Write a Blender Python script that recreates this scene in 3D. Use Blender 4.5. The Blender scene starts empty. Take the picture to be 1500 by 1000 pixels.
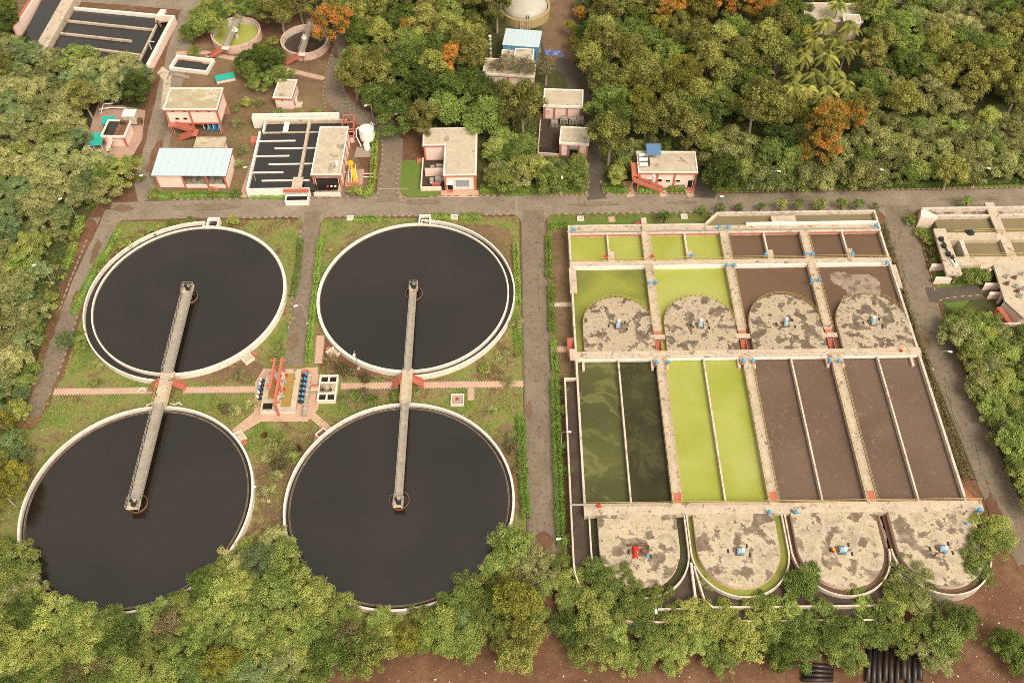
import bpy, math, random
import numpy as np
from mathutils import Vector, Matrix
S = bpy.context.scene
COL = S.collection
R = math.radians
# ------------------------------------------------------------------ camera
CAM = np.array([0.0, -132.263, 160.379])
RT = np.array([0.9999, -0.00683, -0.01234]); UP = np.array([0.01287, 0.80028, 0.59949]); FW = np.array([-0.00578, 0.59958, -0.80029])
FPX = 1420.63                                    # focal length for a frame 1500 wide
cd = bpy.data.cameras.new('camera'); cam = bpy.data.objects.new('camera', cd); COL.objects.link(cam)
cd.sensor_width = 36; cd.lens = FPX / 1500 * 36; cd.clip_end = 5000; cd.clip_start = 1
m = Matrix(((RT[0], UP[0], -FW[0], CAM[0]), (RT[1], UP[1], -FW[1], CAM[1]), (RT[2], UP[2], -FW[2], CAM[2]), (0, 0, 0, 1)))
cam.matrix_world = m
S.camera = cam
# ------------------------------------------------------------------ light
SUN_EL, SUN_AZ = R(52), R(146)                   # azimuth clockwise from +Y (north): hazy sun high in the south-south-east
w = bpy.data.worlds.new('World'); S.world = w; w.use_nodes = True
nt = w.node_tree; nt.nodes.clear()
sky = nt.nodes.new('ShaderNodeTexSky'); sky.sky_type = 'NISHITA'; sky.sun_disc = False
sky.sun_elevation = SUN_EL; sky.sun_rotation = SUN_AZ; sky.dust_density = 4.0; sky.air_density = 1.2
hs = nt.nodes.new('ShaderNodeHueSaturation'); hs.inputs['Saturation'].default_value = 0.10
tn = nt.nodes.new('ShaderNodeMix'); tn.data_type = 'RGBA'; tn.blend_type = 'MULTIPLY'; tn.inputs[0].default_value = 1
tn.inputs[7].default_value = (1.0, 0.915, 0.775, 1)
bg = nt.nodes.new('ShaderNodeBackground'); bg.inputs[1].default_value = 0.15
out = nt.nodes.new('ShaderNodeOutputWorld')
nt.links.new(sky.outputs[0], hs.inputs['Color']); nt.links.new(hs.outputs[0], tn.inputs[6]); nt.links.new(tn.outputs[2], bg.inputs[0]); nt.links.new(bg.outputs[0], out.inputs[0])
sl = bpy.data.lights.new('sun', 'SUN'); sl.energy = 1.25; sl.angle = R(24); sl.color = (1.0, 0.91, 0.77)
so = bpy.data.objects.new('sun', sl); COL.objects.link(so)
sd = Vector((math.sin(SUN_AZ) * math.cos(SUN_EL), math.cos(SUN_AZ) * math.cos(SUN_EL), math.sin(SUN_EL)))
so.rotation_euler = sd.to_track_quat('Z', 'Y').to_euler(); so.location = (0, 0, 200)
S.view_settings.view_transform = 'Standard'; S.view_settings.look = 'None'; S.view_settings.gamma = 1
S.view_settings.exposure = 0.62
S.cycles.use_denoising = False; S.cycles.filter_width = 0.9
S.cycles.max_bounces = 6; S.cycles.diffuse_bounces = 3; S.cycles.transparent_max_bounces = 4
S.cycles.sample_clamp_indirect = 6

# ------------------------------------------------------------------ helpers
def at(px, py, z=0.0):
    """ground (or level z) point seen at a photograph pixel"""
    d = FW + RT * (px - 750) / FPX + UP * (500 - py) / FPX
    return CAM + d * ((z - CAM[2]) / d[2])
def xy(px, py, z=0.0):
    p = at(px, py, z); return (p[0], p[1])
def pix(P):
    d = np.asarray(P, float) - CAM; z = d @ FW
    return 750 + FPX * (d @ RT) / z, 500 - FPX * (d @ UP) / z

def tag(o, label=None, cat=None, group=None, kind=None):
    if label: o['label'] = label
    if cat: o['category'] = cat
    if group: o['group'] = group
    if kind: o['kind'] = kind
    return o
def root(name, loc, label, cat, group=None, rz=0.0):
    o = bpy.data.objects.new(name, None); COL.objects.link(o)
    o.location = loc; o.rotation_euler = (0, 0, rz); o.empty_display_size = 0.5
    return tag(o, label, cat, group)
def child(o, parent, local):
    if parent is None: return
    o.parent = parent
    if not local and parent.type == 'EMPTY':
        M_ = Matrix.Translation(parent.location) @ Matrix.Rotation(parent.rotation_euler.z, 4, 'Z')
        o.matrix_parent_inverse = M_.inverted()

class MB:
    def __init__(s): s.v = []; s.f = []; s.m = []
    def add(s, vs, fs, mi=0):
        n = len(s.v); s.v += [tuple(map(float, p)) for p in vs]
        s.f += [tuple(n + i for i in f) for f in fs]; s.m += [mi] * len(fs); return s
    def box(s, x0, x1, y0, y1, z0, z1, mi=0):
        return s.add([(x0,y0,z0),(x1,y0,z0),(x1,y1,z0),(x0,y1,z0),(x0,y0,z1),(x1,y0,z1),(x1,y1,z1),(x0,y1,z1)],
                     [(3,2,1,0),(4,5,6,7),(0,1,5,4),(1,2,6,5),(2,3,7,6),(3,0,4,7)], mi)
    def prism(s, poly, z0, z1, mi=0, top=None):
        n = len(poly)
        a = sum(poly[i][0]*poly[(i+1)%n][1]-poly[(i+1)%n][0]*poly[i][1] for i in range(n))
        if a < 0: poly = poly[::-1]
        b = len(s.v)
        s.v += [(p[0],p[1],z0) for p in poly] + [(p[0],p[1],z1) for p in poly]
        s.f.append(tuple(b+n+i for i in range(n))); s.m.append(mi if top is None else top)
        s.f.append(tuple(b+n-1-i for i in range(n))); s.m.append(mi)
        for i in range(n):
            j = (i+1) % n; s.f.append((b+i,b+j,b+n+j,b+n+i)); s.m.append(mi)
        return s
    def sheet(s, poly, z, mi=0):
        n = len(poly)
        a = sum(poly[i][0]*poly[(i+1)%n][1]-poly[(i+1)%n][0]*poly[i][1] for i in range(n))
        if a < 0: poly = poly[::-1]
        return s.add([(p[0],p[1],z) for p in poly], [tuple(range(n))], mi)
    def bar(s, p, q, w, h, mi=0):
        p = Vector(p); q = Vector(q); d = (q-p).normalized()
        u = d.cross(Vector((0,0,1)))
        u = Vector((1,0,0)) if u.length < 1e-4 else u.normalized()
        v = u.cross(d)
        vs = [a + u*(i*w/2) + v*(j*h/2) for a in (p,q) for i,j in ((-1,-1),(1,-1),(1,1),(-1,1))]
        return s.add(vs, [(0,1,2,3),(7,6,5,4),(0,4,5,1),(1,5,6,2),(2,6,7,3),(3,7,4,0)], mi)
    def tube(s, pts, rs, n=8, mi=0, caps=True):
        pts = [Vector(p) for p in pts]
        if not hasattr(rs, '__len__'): rs = [rs]*len(pts)
        b = len(s.v)
        for i, p in enumerate(pts):
            d = (pts[min(i+1,len(pts)-1)] - pts[max(i-1,0)]).normalized()
            u = d.cross(Vector((0.02,0.03,1)) if abs(d.z) < 0.95 else Vector((1,0,0))).normalized(); v = d.cross(u)
            for k in range(n):
                a = 2*math.pi*k/n; s.v.append(tuple(p + (u*math.cos(a)+v*math.sin(a))*rs[i]))
        for i in range(len(pts)-1):
            for k in range(n):
                k2 = (k+1) % n; s.f.append((b+i*n+k,b+i*n+k2,b+(i+1)*n+k2,b+(i+1)*n+k)); s.m.append(mi)
        if caps:
            s.f.append(tuple(b+n-1-k for k in range(n))); s.f.append(tuple(b+(len(pts)-1)*n+k for k in range(n))); s.m += [mi,mi]
        return s
    def ring(s, cx, cy, r0, r1, z0, z1, a0=0, a1=360, n=96, mi=0):
        full = abs(a1-a0) >= 360
        A = [R(a0+(a1-a0)*i/n) for i in range(n if full else n+1)]
        b = len(s.v)
        for a in A:
            c, t = math.cos(a), math.sin(a)
            s.v += [(cx+r0*c,cy+r0*t,z0),(cx+r1*c,cy+r1*t,z0),(cx+r1*c,cy+r1*t,z1),(cx+r0*c,cy+r0*t,z1)]
        N = len(A)
        for i in range(N if full else N-1):
            j = (i+1) % N
            for k in range(4):
                k2 = (k+1) % 4; s.f.append((b+i*4+k,b+j*4+k,b+j*4+k2,b+i*4+k2)); s.m.append(mi)
        if not full:
            s.f.append((b,b+3,b+2,b+1)); s.m.append(mi); e = b+(N-1)*4; s.f.append((e,e+1,e+2,e+3)); s.m.append(mi)
        return s
    def lathe(s, c, prof, n=20, mi=0):
        b = len(s.v)
        for r, z in prof:
            for k in range(n):
                a = 2*math.pi*k/n; s.v.append((c[0]+r*math.cos(a), c[1]+r*math.sin(a), c[2]+z))
        for i in range(len(prof)-1):
            for k in range(n):
                k2 = (k+1) % n; s.f.append((b+i*n+k,b+i*n+k2,b+(i+1)*n+k2,b+(i+1)*n+k)); s.m.append(mi)
        s.f.append(tuple(b+n-1-k for k in range(n))); s.f.append(tuple(b+(len(prof)-1)*n+k for k in range(n))); s.m += [mi,mi]
        return s
    def mesh(s, name, mats):
        me = bpy.data.meshes.new(name); me.from_pydata(s.v, [], s.f)
        if not isinstance(mats, (list, tuple)): mats = [mats]
        for q in mats: me.materials.append(MAT[q] if isinstance(q, str) else q)
        if len(mats) > 1: me.polygons.foreach_set('material_index', s.m)
        me.update(); return me
    def build(s, name, mats, parent=None, local=True, smooth=False, **kw):
        if name in ('railing','stringer','stems'): kw['kind'] = 'stuff'      # bars far too thin to pick apart
        me = s.mesh(name, mats)
        if smooth:
            me.polygons.foreach_set('use_smooth', [True]*len(me.polygons))
            try: me.set_sharp_from_angle(angle=R(40))
            except Exception: pass
        return link(name, me, parent, local, **kw)
def link(name, me, parent=None, local=True, **kw):
    o = bpy.data.objects.new(name, me); COL.objects.link(o); child(o, parent, local); tag(o, **kw); return o
def copy_tree(o, parent=None):
    c = o.copy(); COL.objects.link(c)
    if parent is not None: c.parent = parent
    for ch in o.children: copy_tree(ch, c)
    return c
def halfdisc(cx, y0, yc, r, n=28, north=True):
    """rectangle from y0 to yc with a half circle on the far end"""
    sg = 1 if north else -1
    return [(cx-r, y0)] + [(cx - r*math.cos(math.pi*i/n), yc + sg*r*math.sin(math.pi*i/n)) for i in range(n+1)] + [(cx+r, y0)]
def smooth_line(pts, k=6):
    P = [np.array(p, float) for p in pts]; out = []
    for i in range(len(P)-1):
        a = P[max(i-1,0)]; b = P[i]; c = P[i+1]; d = P[min(i+2,len(P)-1)]
        for j in range(k):
            t = j/k
            out.append(0.5*((2*b)+(-a+c)*t+(2*a-5*b+4*c-d)*t*t+(-a+3*b-3*c+d)*t**3))
    out.append(P[-1]); return out
def offset(line, dist):
    L = [np.array(p[:2], float) for p in line]; out = []
    for i, p in enumerate(L):
        d = L[min(i+1,len(L)-1)] - L[max(i-1,0)]; d /= (np.linalg.norm(d)+1e-9)
        dd = dist[i] if hasattr(dist, '__len__') else dist
        out.append(p + np.array([-d[1], d[0]])*dd)
    return out
def inpoly_many(X, Y, poly):
    c = np.zeros(len(X), bool); n = len(poly)
    for i in range(n):
        x0, y0 = poly[i][0], poly[i][1]; x1, y1 = poly[i-1][0], poly[i-1][1]
        if y1 != y0: c ^= ((y0 > Y) != (y1 > Y)) & (X < (x1-x0)*(Y-y0)/(y1-y0)+x0)
    return c
def inpoly(p, poly):
    x, y = p; c = False; n = len(poly)
    for i in range(n):
        x0, y0 = poly[i][0], poly[i][1]; x1, y1 = poly[i-1][0], poly[i-1][1]
        if (y0 > y) != (y1 > y) and x < (x1-x0)*(y-y0)/(y1-y0)+x0: c = not c
    return c

# ------------------------------------------------------------------ materials
MAT = {}
class G:
    """small node-graph writer"""
    def __init__(s, name, rough=0.85, spec=0.3):
        s.m = bpy.data.materials.new(name); s.m.use_nodes = True; s.t = s.m.node_tree
        s.b = s.t.nodes['Principled BSDF']; s.b.inputs['Roughness'].default_value = rough
        s.b.inputs['Specular IOR Level'].default_value = spec; MAT[name] = s.m; s._p = None
    def n(s, t): return s.t.nodes.new(t)
    def L(s, a, b): s.t.links.new(a, b)
    def setin(s, sock, v):
        if hasattr(v, 'links') or isinstance(v, bpy.types.NodeSocket): s.L(v, sock)
        elif isinstance(v, (tuple, list)): sock.default_value = (*v[:3], 1) if len(sock.default_value) == 4 else v
        else: sock.default_value = v
    def pos(s, scale=(1,1,1), obj=False, rot=0.0):
        g = s.n('ShaderNodeTexCoord').outputs['Object'] if obj else s.n('ShaderNodeNewGeometry').outputs['Position']
        mp = s.n('ShaderNodeMapping'); mp.inputs['Scale'].default_value = scale; mp.inputs['Rotation'].default_value = (0,0,rot); s.L(g, mp.inputs[0]); return mp.outputs[0]
    def noise(s, scale, detail=3, rough=0.55, vec=None, dist=0.0):
        k = s.n('ShaderNodeTexNoise'); k.inputs['Scale'].default_value = scale; k.inputs['Detail'].default_value = detail
        k.inputs['Roughness'].default_value = rough; k.inputs['Distortion'].default_value = dist
        s.L(vec if vec is not None else s.pos(), k.inputs['Vector']); return k.outputs[0]
    def ramp(s, fac, stops, interp='LINEAR'):
        k = s.n('ShaderNodeValToRGB'); e = k.color_ramp; e.interpolation = interp
        while len(e.elements) < len(stops): e.elements.new(0.5)
        for el, (p, c) in zip(e.elements, stops):
            el.position = p; el.color = (c, c, c, 1) if not hasattr(c, '__len__') else (*c, 1)
        s.L(fac, k.inputs[0]); return k.outputs[0]
    def mix(s, fac, a, b, mode='MIX'):
        k = s.n('ShaderNodeMix'); k.data_type = 'RGBA'; k.blend_type = mode
        s.setin(k.inputs[0], fac); s.setin(k.inputs[6], a); s.setin(k.inputs[7], b); return k.outputs[2]
    def math(s, op, a, b=0.0):
        k = s.n('ShaderNodeMath'); k.operation = op; s.setin(k.inputs[0], a); s.setin(k.inputs[1], b); return k.outputs[0]
    def color(s, c): s.setin(s.b.inputs['Base Color'], c); return s
    def rough(s, c): s.setin(s.b.inputs['Roughness'], c); return s
    def bump(s, h, strength=0.3, dist=0.1):
        k = s.n('ShaderNodeBump'); k.inputs['Strength'].default_value = strength; k.inputs['Distance'].default_value = dist
        s.L(h, k.inputs['Height']); s.L(k.outputs[0], s.b.inputs['Normal']); return s
def plain(name, c, rough=0.7, var=0.25, scale=1.2, spec=0.3, metal=0.0, grime=None, gs=0.35, gt=(0.5, 0.75)):
    g = G(name, rough, spec); g.b.inputs['Metallic'].default_value = metal
    n = g.noise(scale, 4, 0.6)
    col = g.mix(n, tuple(x*(1-var) for x in c), tuple(min(1, x*(1+var)) for x in c))
    if grime:
        col = g.mix(g.ramp(g.noise(gs, 6, 0.65, dist=0.3), [(gt[0], 0), (gt[1], 1)]), col, grime)
    g.color(col); return g
plain('cream_wall', (0.60,0.515,0.425), 0.8, 0.14, 0.9, grime=(0.24,0.19,0.15), gs=0.9, gt=(0.48,0.74))
plain('rim_white', (0.74,0.655,0.575), 0.8, 0.08, 0.8, grime=(0.40,0.33,0.27), gs=0.9, gt=(0.52,0.80))
plain('pink_wall', (0.82,0.62,0.54), 0.8, 0.05, 0.7, grime=(0.60,0.44,0.37), gs=0.7, gt=(0.55,0.85))
plain('pink_dirty', (0.66,0.47,0.39), 0.85, 0.10, 0.7, grime=(0.40,0.29,0.23), gs=0.7, gt=(0.48,0.75))
plain('terracotta', (0.48,0.15,0.095), 0.75, 0.15, 1.5, grime=(0.33,0.13,0.10), gs=0.9)
plain('white_paint', (0.78,0.73,0.66), 0.6, 0.06, 1.0, grime=(0.55,0.48,0.40), gs=0.8, gt=(0.55,0.8))
plain('grey_metal', (0.33,0.295,0.25), 0.5, 0.2, 2.0)
plain('dark_metal', (0.03,0.03,0.032), 0.55, 0.3, 3.0)
plain('steel_deck', (0.36,0.31,0.25), 0.7, 0.22, 1.4, grime=(0.20,0.17,0.14), gs=0.8)
plain('rust', (0.16,0.075,0.04), 0.9, 0.4, 2.5, grime=(0.30,0.22,0.15), gs=1.2)
plain('blue_paint', (0.05,0.30,0.62), 0.45, 0.1, 2.0)
plain('light_blue_paint', (0.26,0.42,0.50), 0.45, 0.15, 2.0)
plain('sky_blue_sheet', (0.46,0.56,0.615), 0.42, 0.05, 0.4, grime=(0.46,0.55,0.56), gs=0.25, gt=(0.5,0.75))
plain('blue_wall_sheet', (0.09,0.25,0.42), 0.5, 0.12, 0.5)
plain('navy_sheet', (0.10,0.19,0.35), 0.45, 0.12, 0.6)
plain('teal_sheet', (0.03,0.38,0.30), 0.55, 0.12, 0.8)
plain('red_paint', (0.62,0.03,0.02), 0.5, 0.12, 2.0)
plain('yellow_paint', (0.72,0.42,0.02), 0.5, 0.12, 2.0)
plain('yellow_rail', (0.50,0.36,0.14), 0.6, 0.2, 2.0)
plain('black_plastic', (0.030,0.022,0.019), 0.38, 0.3, 1.0, spec=0.4)
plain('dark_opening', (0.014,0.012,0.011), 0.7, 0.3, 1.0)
plain('glass', (0.06,0.075,0.085), 0.12, 0.2, 0.6, spec=0.5)
plain('grey_shutter', (0.25,0.29,0.31), 0.5, 0.1, 2.0)
plain('soil_dark', (0.060,0.040,0.027), 0.95, 0.5, 1.5)
plain('tile_pink', (0.42,0.27,0.21), 0.85, 0.25, 3.0, grime=(0.25,0.18,0.14))
plain('trunk', (0.12,0.085,0.06), 0.95, 0.4, 5.0)
plain('trunk_pale', (0.36,0.30,0.24), 0.95, 0.3, 5.0)
plain('skin', (0.20,0.11,0.075), 0.6, 0.05); plain('cloth_pink', (0.45,0.20,0.18), 0.9, 0.1); plain('cloth_navy', (0.03,0.04,0.08), 0.9, 0.1); plain('cloth_maroon', (0.16,0.03,0.03), 0.9, 0.1)
plain('hair', (0.012,0.010,0.009), 0.6, 0.2)
plain('fabric_blue', (0.10,0.14,0.42), 0.8, 0.3, 3.0, grime=(0.55,0.55,0.55), gs=1.5)
plain('dark_concrete', (0.15,0.115,0.085), 0.9, 0.3, 1.0, grime=(0.27,0.21,0.16), gs=0.5)
plain('stone', (0.30,0.25,0.20), 0.95, 0.3, 3.0)
plain('kerb_pale', (0.33,0.27,0.20), 0.9, 0.15, 2.0); plain('kerb_yellow', (0.36,0.26,0.10), 0.9, 0.2, 2.0); plain('kerb_dark', (0.14,0.115,0.09), 0.9, 0.3, 2.0)
plain('dome', (0.46,0.42,0.36), 0.45, 0.06, 0.3, grime=(0.36,0.32,0.27), gs=0.12, gt=(0.45,0.7))
plain('ochre_rim', (0.44,0.33,0.16), 0.85, 0.25, 1.5, grime=(0.22,0.16,0.10))

def slab(name, base, stain, scale, detail, t0, soft, ring=1.16, mottled=0.4):
    """cast concrete with dried rain patches that have a pale tide mark"""
    g = G(name, 0.9, 0.25)
    n1 = g.noise(scale, detail, 0.58, dist=0.25)
    fine = g.noise(1.1, 6, 0.7); big = g.noise(0.09, 3, 0.5)
    c = g.mix(g.ramp(fine, [(0.35,0),(0.7,1)]), tuple(x*0.86 for x in base), tuple(min(1,x*1.08) for x in base))
    c = g.mix(g.ramp(g.noise(0.42, 5, 0.7, dist=0.6), [(0.46,0),(0.66,mottled)]), c, tuple(x*0.55 for x in base))
    tide = g.ramp(n1, [(t0-0.06,0),(t0-0.012,0.75),(t0,0.0)])
    c = g.mix(tide, c, tuple(min(1, x*ring) for x in base))
    wet = g.ramp(n1, [(t0,0),(t0+soft,1)])
    wet = g.math('MULTIPLY', wet, g.ramp(g.noise(scale*1.7, 5, 0.65), [(0.32,0.45),(0.55,1.0)]))
    spots = g.ramp(g.noise(scale*3.4, 4, 0.6, dist=0.4), [(t0+0.075,0),(t0+0.095,0.85)])
    wet = g.math('MAXIMUM', wet, spots)
    sc = g.mix(fine, tuple(x*0.88 for x in stain), tuple(x*1.15 for x in stain))
    c = g.mix(wet, c, sc); g.color(c)
    g.rough(g.ramp(wet, [(0,0.92),(1,0.62)])); g.bump(fine, 0.15, 0.05)
slab('slab_leopard', (0.41,0.335,0.24), (0.120,0.088,0.062), 0.42, 4.2, 0.53, 0.025, 1.2, 0.8)
slab('slab_ragged', (0.475,0.395,0.285), (0.155,0.116,0.080), 0.27, 9, 0.535, 0.03, 1.10, 0.75)
slab('roof_concrete', (0.50,0.425,0.32), (0.27,0.22,0.16), 0.34, 5, 0.62, 0.03, 1.08, 0.35)
slab('roof_wet', (0.58,0.52,0.42), (0.36,0.30,0.19), 0.11, 3, 0.45, 0.05, 1.05, 0.3)
slab('walk_concrete', (0.53,0.435,0.33), (0.20,0.15,0.11), 0.75, 6, 0.60, 0.05, 1.05, 0.6)

def asphalt(name, base, dark, wet=0.5):
    g = G(name, 0.9, 0.25)
    a = g.noise(0.16, 5, 0.65); b = g.noise(1.2, 6, 0.7); f = g.noise(9.0, 3, 0.7)
    st = g.noise(0.5, 5, 0.65, vec=g.pos((3.2, 0.35, 1)))       # wheel tracks drawn out along the side roads
    c = g.mix(g.ramp(a, [(0.35,0),(0.7,1)]), tuple(x*0.82 for x in base), tuple(x*1.15 for x in base))
    c = g.mix(g.ramp(b, [(0.53,0),(0.66,wet)]), c, dark)
    c = g.mix(g.ramp(st, [(0.60,0),(0.68,wet*0.6)]), c, dark)
    vo = g.n('ShaderNodeTexVoronoi'); vo.feature = 'DISTANCE_TO_EDGE'; vo.inputs['Scale'].default_value = 0.11
    wv = g.n('ShaderNodeMix'); wv.data_type = 'VECTOR'; wv.inputs[0].default_value = 0.12
    nn = g.n('ShaderNodeTexNoise'); nn.inputs['Scale'].default_value = 0.5; p = g.pos(); g.L(p, nn.inputs['Vector'])
    ad = g.n('ShaderNodeVectorMath'); ad.operation = 'MULTIPLY_ADD'; ad.inputs[1].default_value = (5,5,0); g.L(nn.outputs['Color'], ad.inputs[0]); g.L(p, ad.inputs[2]); g.L(ad.outputs[0], vo.inputs['Vector'])
    c = g.mix(g.ramp(vo.outputs['Distance'], [(0.0,0.4),(0.008,0)]), c, tuple(x*0.5 for x in dark))
    c = g.mix(g.ramp(f, [(0.3,0),(0.7,0.12)]), c, tuple(x*1.3 for x in base))
    g.color(c); g.bump(f, 0.25, 0.03)
asphalt('asphalt_pale', (0.25,0.20,0.152), (0.115,0.088,0.066), 0.7)
asphalt('asphalt_grey', (0.205,0.160,0.118), (0.085,0.067,0.052), 0.85)
asphalt('asphalt_dark', (0.105,0.086,0.068), (0.050,0.040,0.033), 0.8)

def ground(name, stops, s1=0.10, s2=0.8, speck=(0.25,0.2,0.13)):
    g = G(name, 0.95, 0.15)
    a = g.noise(s1, 6, 0.62, dist=0.4); b = g.noise(s2, 6, 0.7); f = g.noise(5.0, 4, 0.75)
    v = g.math('ADD', g.math('MULTIPLY', a, 0.65), g.math('MULTIPLY', b, 0.35))
    c = g.ramp(v, stops)
    c = g.mix(g.ramp(f, [(0.42,0.0),(0.72,0.55)]), c, g.mix(1.0, c, (0.45,0.45,0.45), 'MULTIPLY'))
    c = g.mix(g.ramp(g.noise(2.2, 5, 0.8), [(0.66,0),(0.74,0.6)]), c, speck)
    g.color(c); g.bump(g.math('ADD', f, g.math('MULTIPLY', b, 2.0)), 0.6, 0.12)
ground('soil', [(0.30,(0.095,0.049,0.027)),(0.50,(0.169,0.088,0.050)),(0.68,(0.257,0.150,0.088))], speck=(0.28,0.20,0.13))
ground('soil_pale', [(0.30,(0.121,0.075,0.043)),(0.50,(0.200,0.130,0.076)),(0.68,(0.273,0.190,0.109))])
ground('forest_floor', [(0.34,(0.060,0.046,0.024)),(0.50,(0.075,0.080,0.028)),(0.66,(0.105,0.120,0.038))], 0.12, 0.9, (0.11,0.10,0.04))
ground('grass_patchy', [(0.40,(0.140,0.087,0.044)),(0.455,(0.230,0.168,0.082)),(0.49,(0.241,0.224,0.082)),(0.53,(0.185,0.218,0.058)),(0.60,(0.123,0.168,0.038))], 0.10, 0.8, (0.28,0.25,0.12))
ground('grass_lush', [(0.32,(0.163,0.190,0.054)),(0.50,(0.133,0.195,0.039)),(0.68,(0.094,0.150,0.028))], 0.12, 0.9, (0.22,0.24,0.08))
ground('grass_verge', [(0.32,(0.172,0.140,0.061)),(0.46,(0.183,0.188,0.061)),(0.60,(0.129,0.182,0.041))], 0.15, 0.9)

g = G('paver', 0.85, 0.25)                      # pink and cream pavers laid in slanting rows
wv = g.n('ShaderNodeTexWave'); wv.wave_type = 'BANDS'; wv.bands_direction = 'DIAGONAL'; wv.inputs['Scale'].default_value = 1.15; wv.inputs['Distortion'].default_value = 0.25; wv.inputs['Detail'].default_value = 1
g.L(g.pos((1,1,0)), wv.inputs['Vector'])
c = g.mix(g.ramp(wv.outputs['Fac'], [(0.42,0),(0.58,1)]), (0.47,0.24,0.165), (0.60,0.44,0.34))
c = g.mix(g.ramp(g.noise(0.5, 6, 0.7), [(0.45,0),(0.75,0.7)]), c, (0.33,0.22,0.15)); g.color(c)

def water(name, c1, c2, scale=0.05, bump=0.05, bs=1.6, rough=0.10, patch=None, pstops=None, pscale=0.2, pdist=1.5, pvec=(1,1,1), spec=0.5, ior=1.33):
    g = G(name, rough, spec); g.b.inputs['IOR'].default_value = ior
    c = g.mix(g.ramp(g.noise(scale, 3, 0.5, dist=0.6), [(0.35,0),(0.65,1)]), c1, c2)
    if patch:
        k = g.ramp(g.noise(pscale, 5, 0.62, dist=pdist, vec=g.pos(pvec)), pstops)
        c = g.mix(k, c, patch); g.rough(g.ramp(k, [(0,rough),(1,0.5)]))
    g.color(c)
    h = g.math('ADD', g.noise(bs, 3, 0.6), g.math('MULTIPLY', g.noise(bs*6, 2, 0.6), 0.3)); g.bump(h, bump, 0.25)
water('water_dark', (0.0095,0.0068,0.0050), (0.0175,0.0128,0.0094), bump=0.07, bs=5.0, rough=0.06, spec=1.0, ior=1.5)
water('water_grey', (0.014,0.0115,0.010), (0.020,0.017,0.015), bump=0.03, bs=2.0, rough=0.07, spec=1.0, ior=1.5)
water('water_lime', (0.285,0.305,0.05), (0.35,0.365,0.10), scale=0.09, bump=0.02, bs=1.0, rough=0.25, spec=0.3)
water('water_olive', (0.13,0.14,0.034), (0.24,0.255,0.05), scale=0.09, bump=0.03, bs=1.0, rough=0.15)
water('water_algae', (0.062,0.066,0.021), (0.105,0.108,0.032), scale=0.06, bump=0.03, bs=1.5, rough=0.06, spec=0.8, patch=(0.165,0.165,0.055), pstops=[(0.50,0),(0.545,0.55),(0.58,0.6),(0.63,0.15),(0.70,0)], pscale=0.085, pdist=1.1)
water('water_murk', (0.030,0.030,0.014), (0.050,0.048,0.020), scale=0.10, bump=0.03, bs=1.5, rough=0.08, patch=(0.085,0.083,0.034), pstops=[(0.52,0),(0.60,0.5),(0.68,0)], pscale=0.2, pdist=1.2)
water('water_brown', (0.120,0.078,0.056), (0.150,0.099,0.072), scale=0.07, bump=0.16, bs=1.3, rough=0.22, patch=(0.30,0.225,0.175), pstops=[(0.55,0),(0.66,0.22),(0.69,0.42),(0.72,0.1)], pscale=0.8, pdist=1.6, pvec=(1,0.7,1))
water('water_brown_still', (0.120,0.073,0.046), (0.145,0.090,0.058), scale=0.07, bump=0.05, bs=1.3, rough=0.18)
water('water_channel', (0.058,0.040,0.030), (0.085,0.060,0.046), scale=0.3, bump=0.08, bs=2, rough=0.2)
water('water_silt', (0.185,0.150,0.080), (0.21,0.17,0.095), scale=0.08, bump=0.03, rough=0.2)
water('water_ochre', (0.30,0.20,0.05), (0.36,0.25,0.075), scale=0.3, bump=0.02, rough=0.35)
plain('foam', (0.29,0.225,0.17), 0.8, 0.3, 0.7, grime=(0.15,0.10,0.075), gs=0.55, gt=(0.50,0.60))

def leaf(name, stops, trans=0.30):
    g = G(name, 0.65, 0.25)
    a = g.n('ShaderNodeAttribute'); a.attribute_name = 'tint'
    oi = g.n('ShaderNodeObjectInfo')
    v = g.math('ADD', a.outputs['Fac'], g.math('MULTIPLY', g.math('SUBTRACT', oi.outputs['Random'], 0.5), 0.30))
    c = g.ramp(v, stops)
    hsv = g.n('ShaderNodeHueSaturation'); g.L(c, hsv.inputs['Color'])
    r2 = g.n('ShaderNodeTexWhiteNoise'); r2.noise_dimensions = '1D'; g.L(oi.outputs['Random'], r2.inputs['W'])
    g.L(g.math('ADD', 0.485, g.math('MULTIPLY', r2.outputs['Value'], 0.03)), hsv.inputs['Hue'])
    g.L(g.math('ADD', 0.80, g.math('MULTIPLY', oi.outputs['Random'], 0.42)), hsv.inputs['Value'])
    c = hsv.outputs[0]; g.color(c)
    tr = g.n('ShaderNodeBsdfTranslucent'); g.L(g.mix(1.0, c, (1.2,1.15,0.6), 'MULTIPLY'), tr.inputs[0])
    mx = g.n('ShaderNodeMixShader'); mx.inputs[0].default_value = trans
    o = [x for x in g.t.nodes if x.type == 'OUTPUT_MATERIAL'][0]
    g.L(g.b.outputs[0], mx.inputs[1]); g.L(tr.outputs[0], mx.inputs[2]); g.L(mx.outputs[0], o.inputs[0])
leaf('leaf_green', [(0.1,(0.084,0.126,0.026)),(0.5,(0.182,0.243,0.054)),(0.9,(0.332,0.381,0.095))])
leaf('leaf_bright', [(0.1,(0.145,0.197,0.042)),(0.5,(0.280,0.338,0.082)),(0.9,(0.446,0.469,0.142))])
leaf('leaf_dark', [(0.1,(0.045,0.074,0.014)),(0.5,(0.099,0.143,0.026)),(0.9,(0.202,0.249,0.050))])
leaf('leaf_olive', [(0.1,(0.109,0.117,0.026)),(0.5,(0.227,0.231,0.057)),(0.9,(0.410,0.405,0.107))])
leaf('leaf_yellow', [(0.1,(0.121,0.121,0.018)),(0.5,(0.236,0.231,0.035)),(0.9,(0.362,0.339,0.061))])
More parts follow.
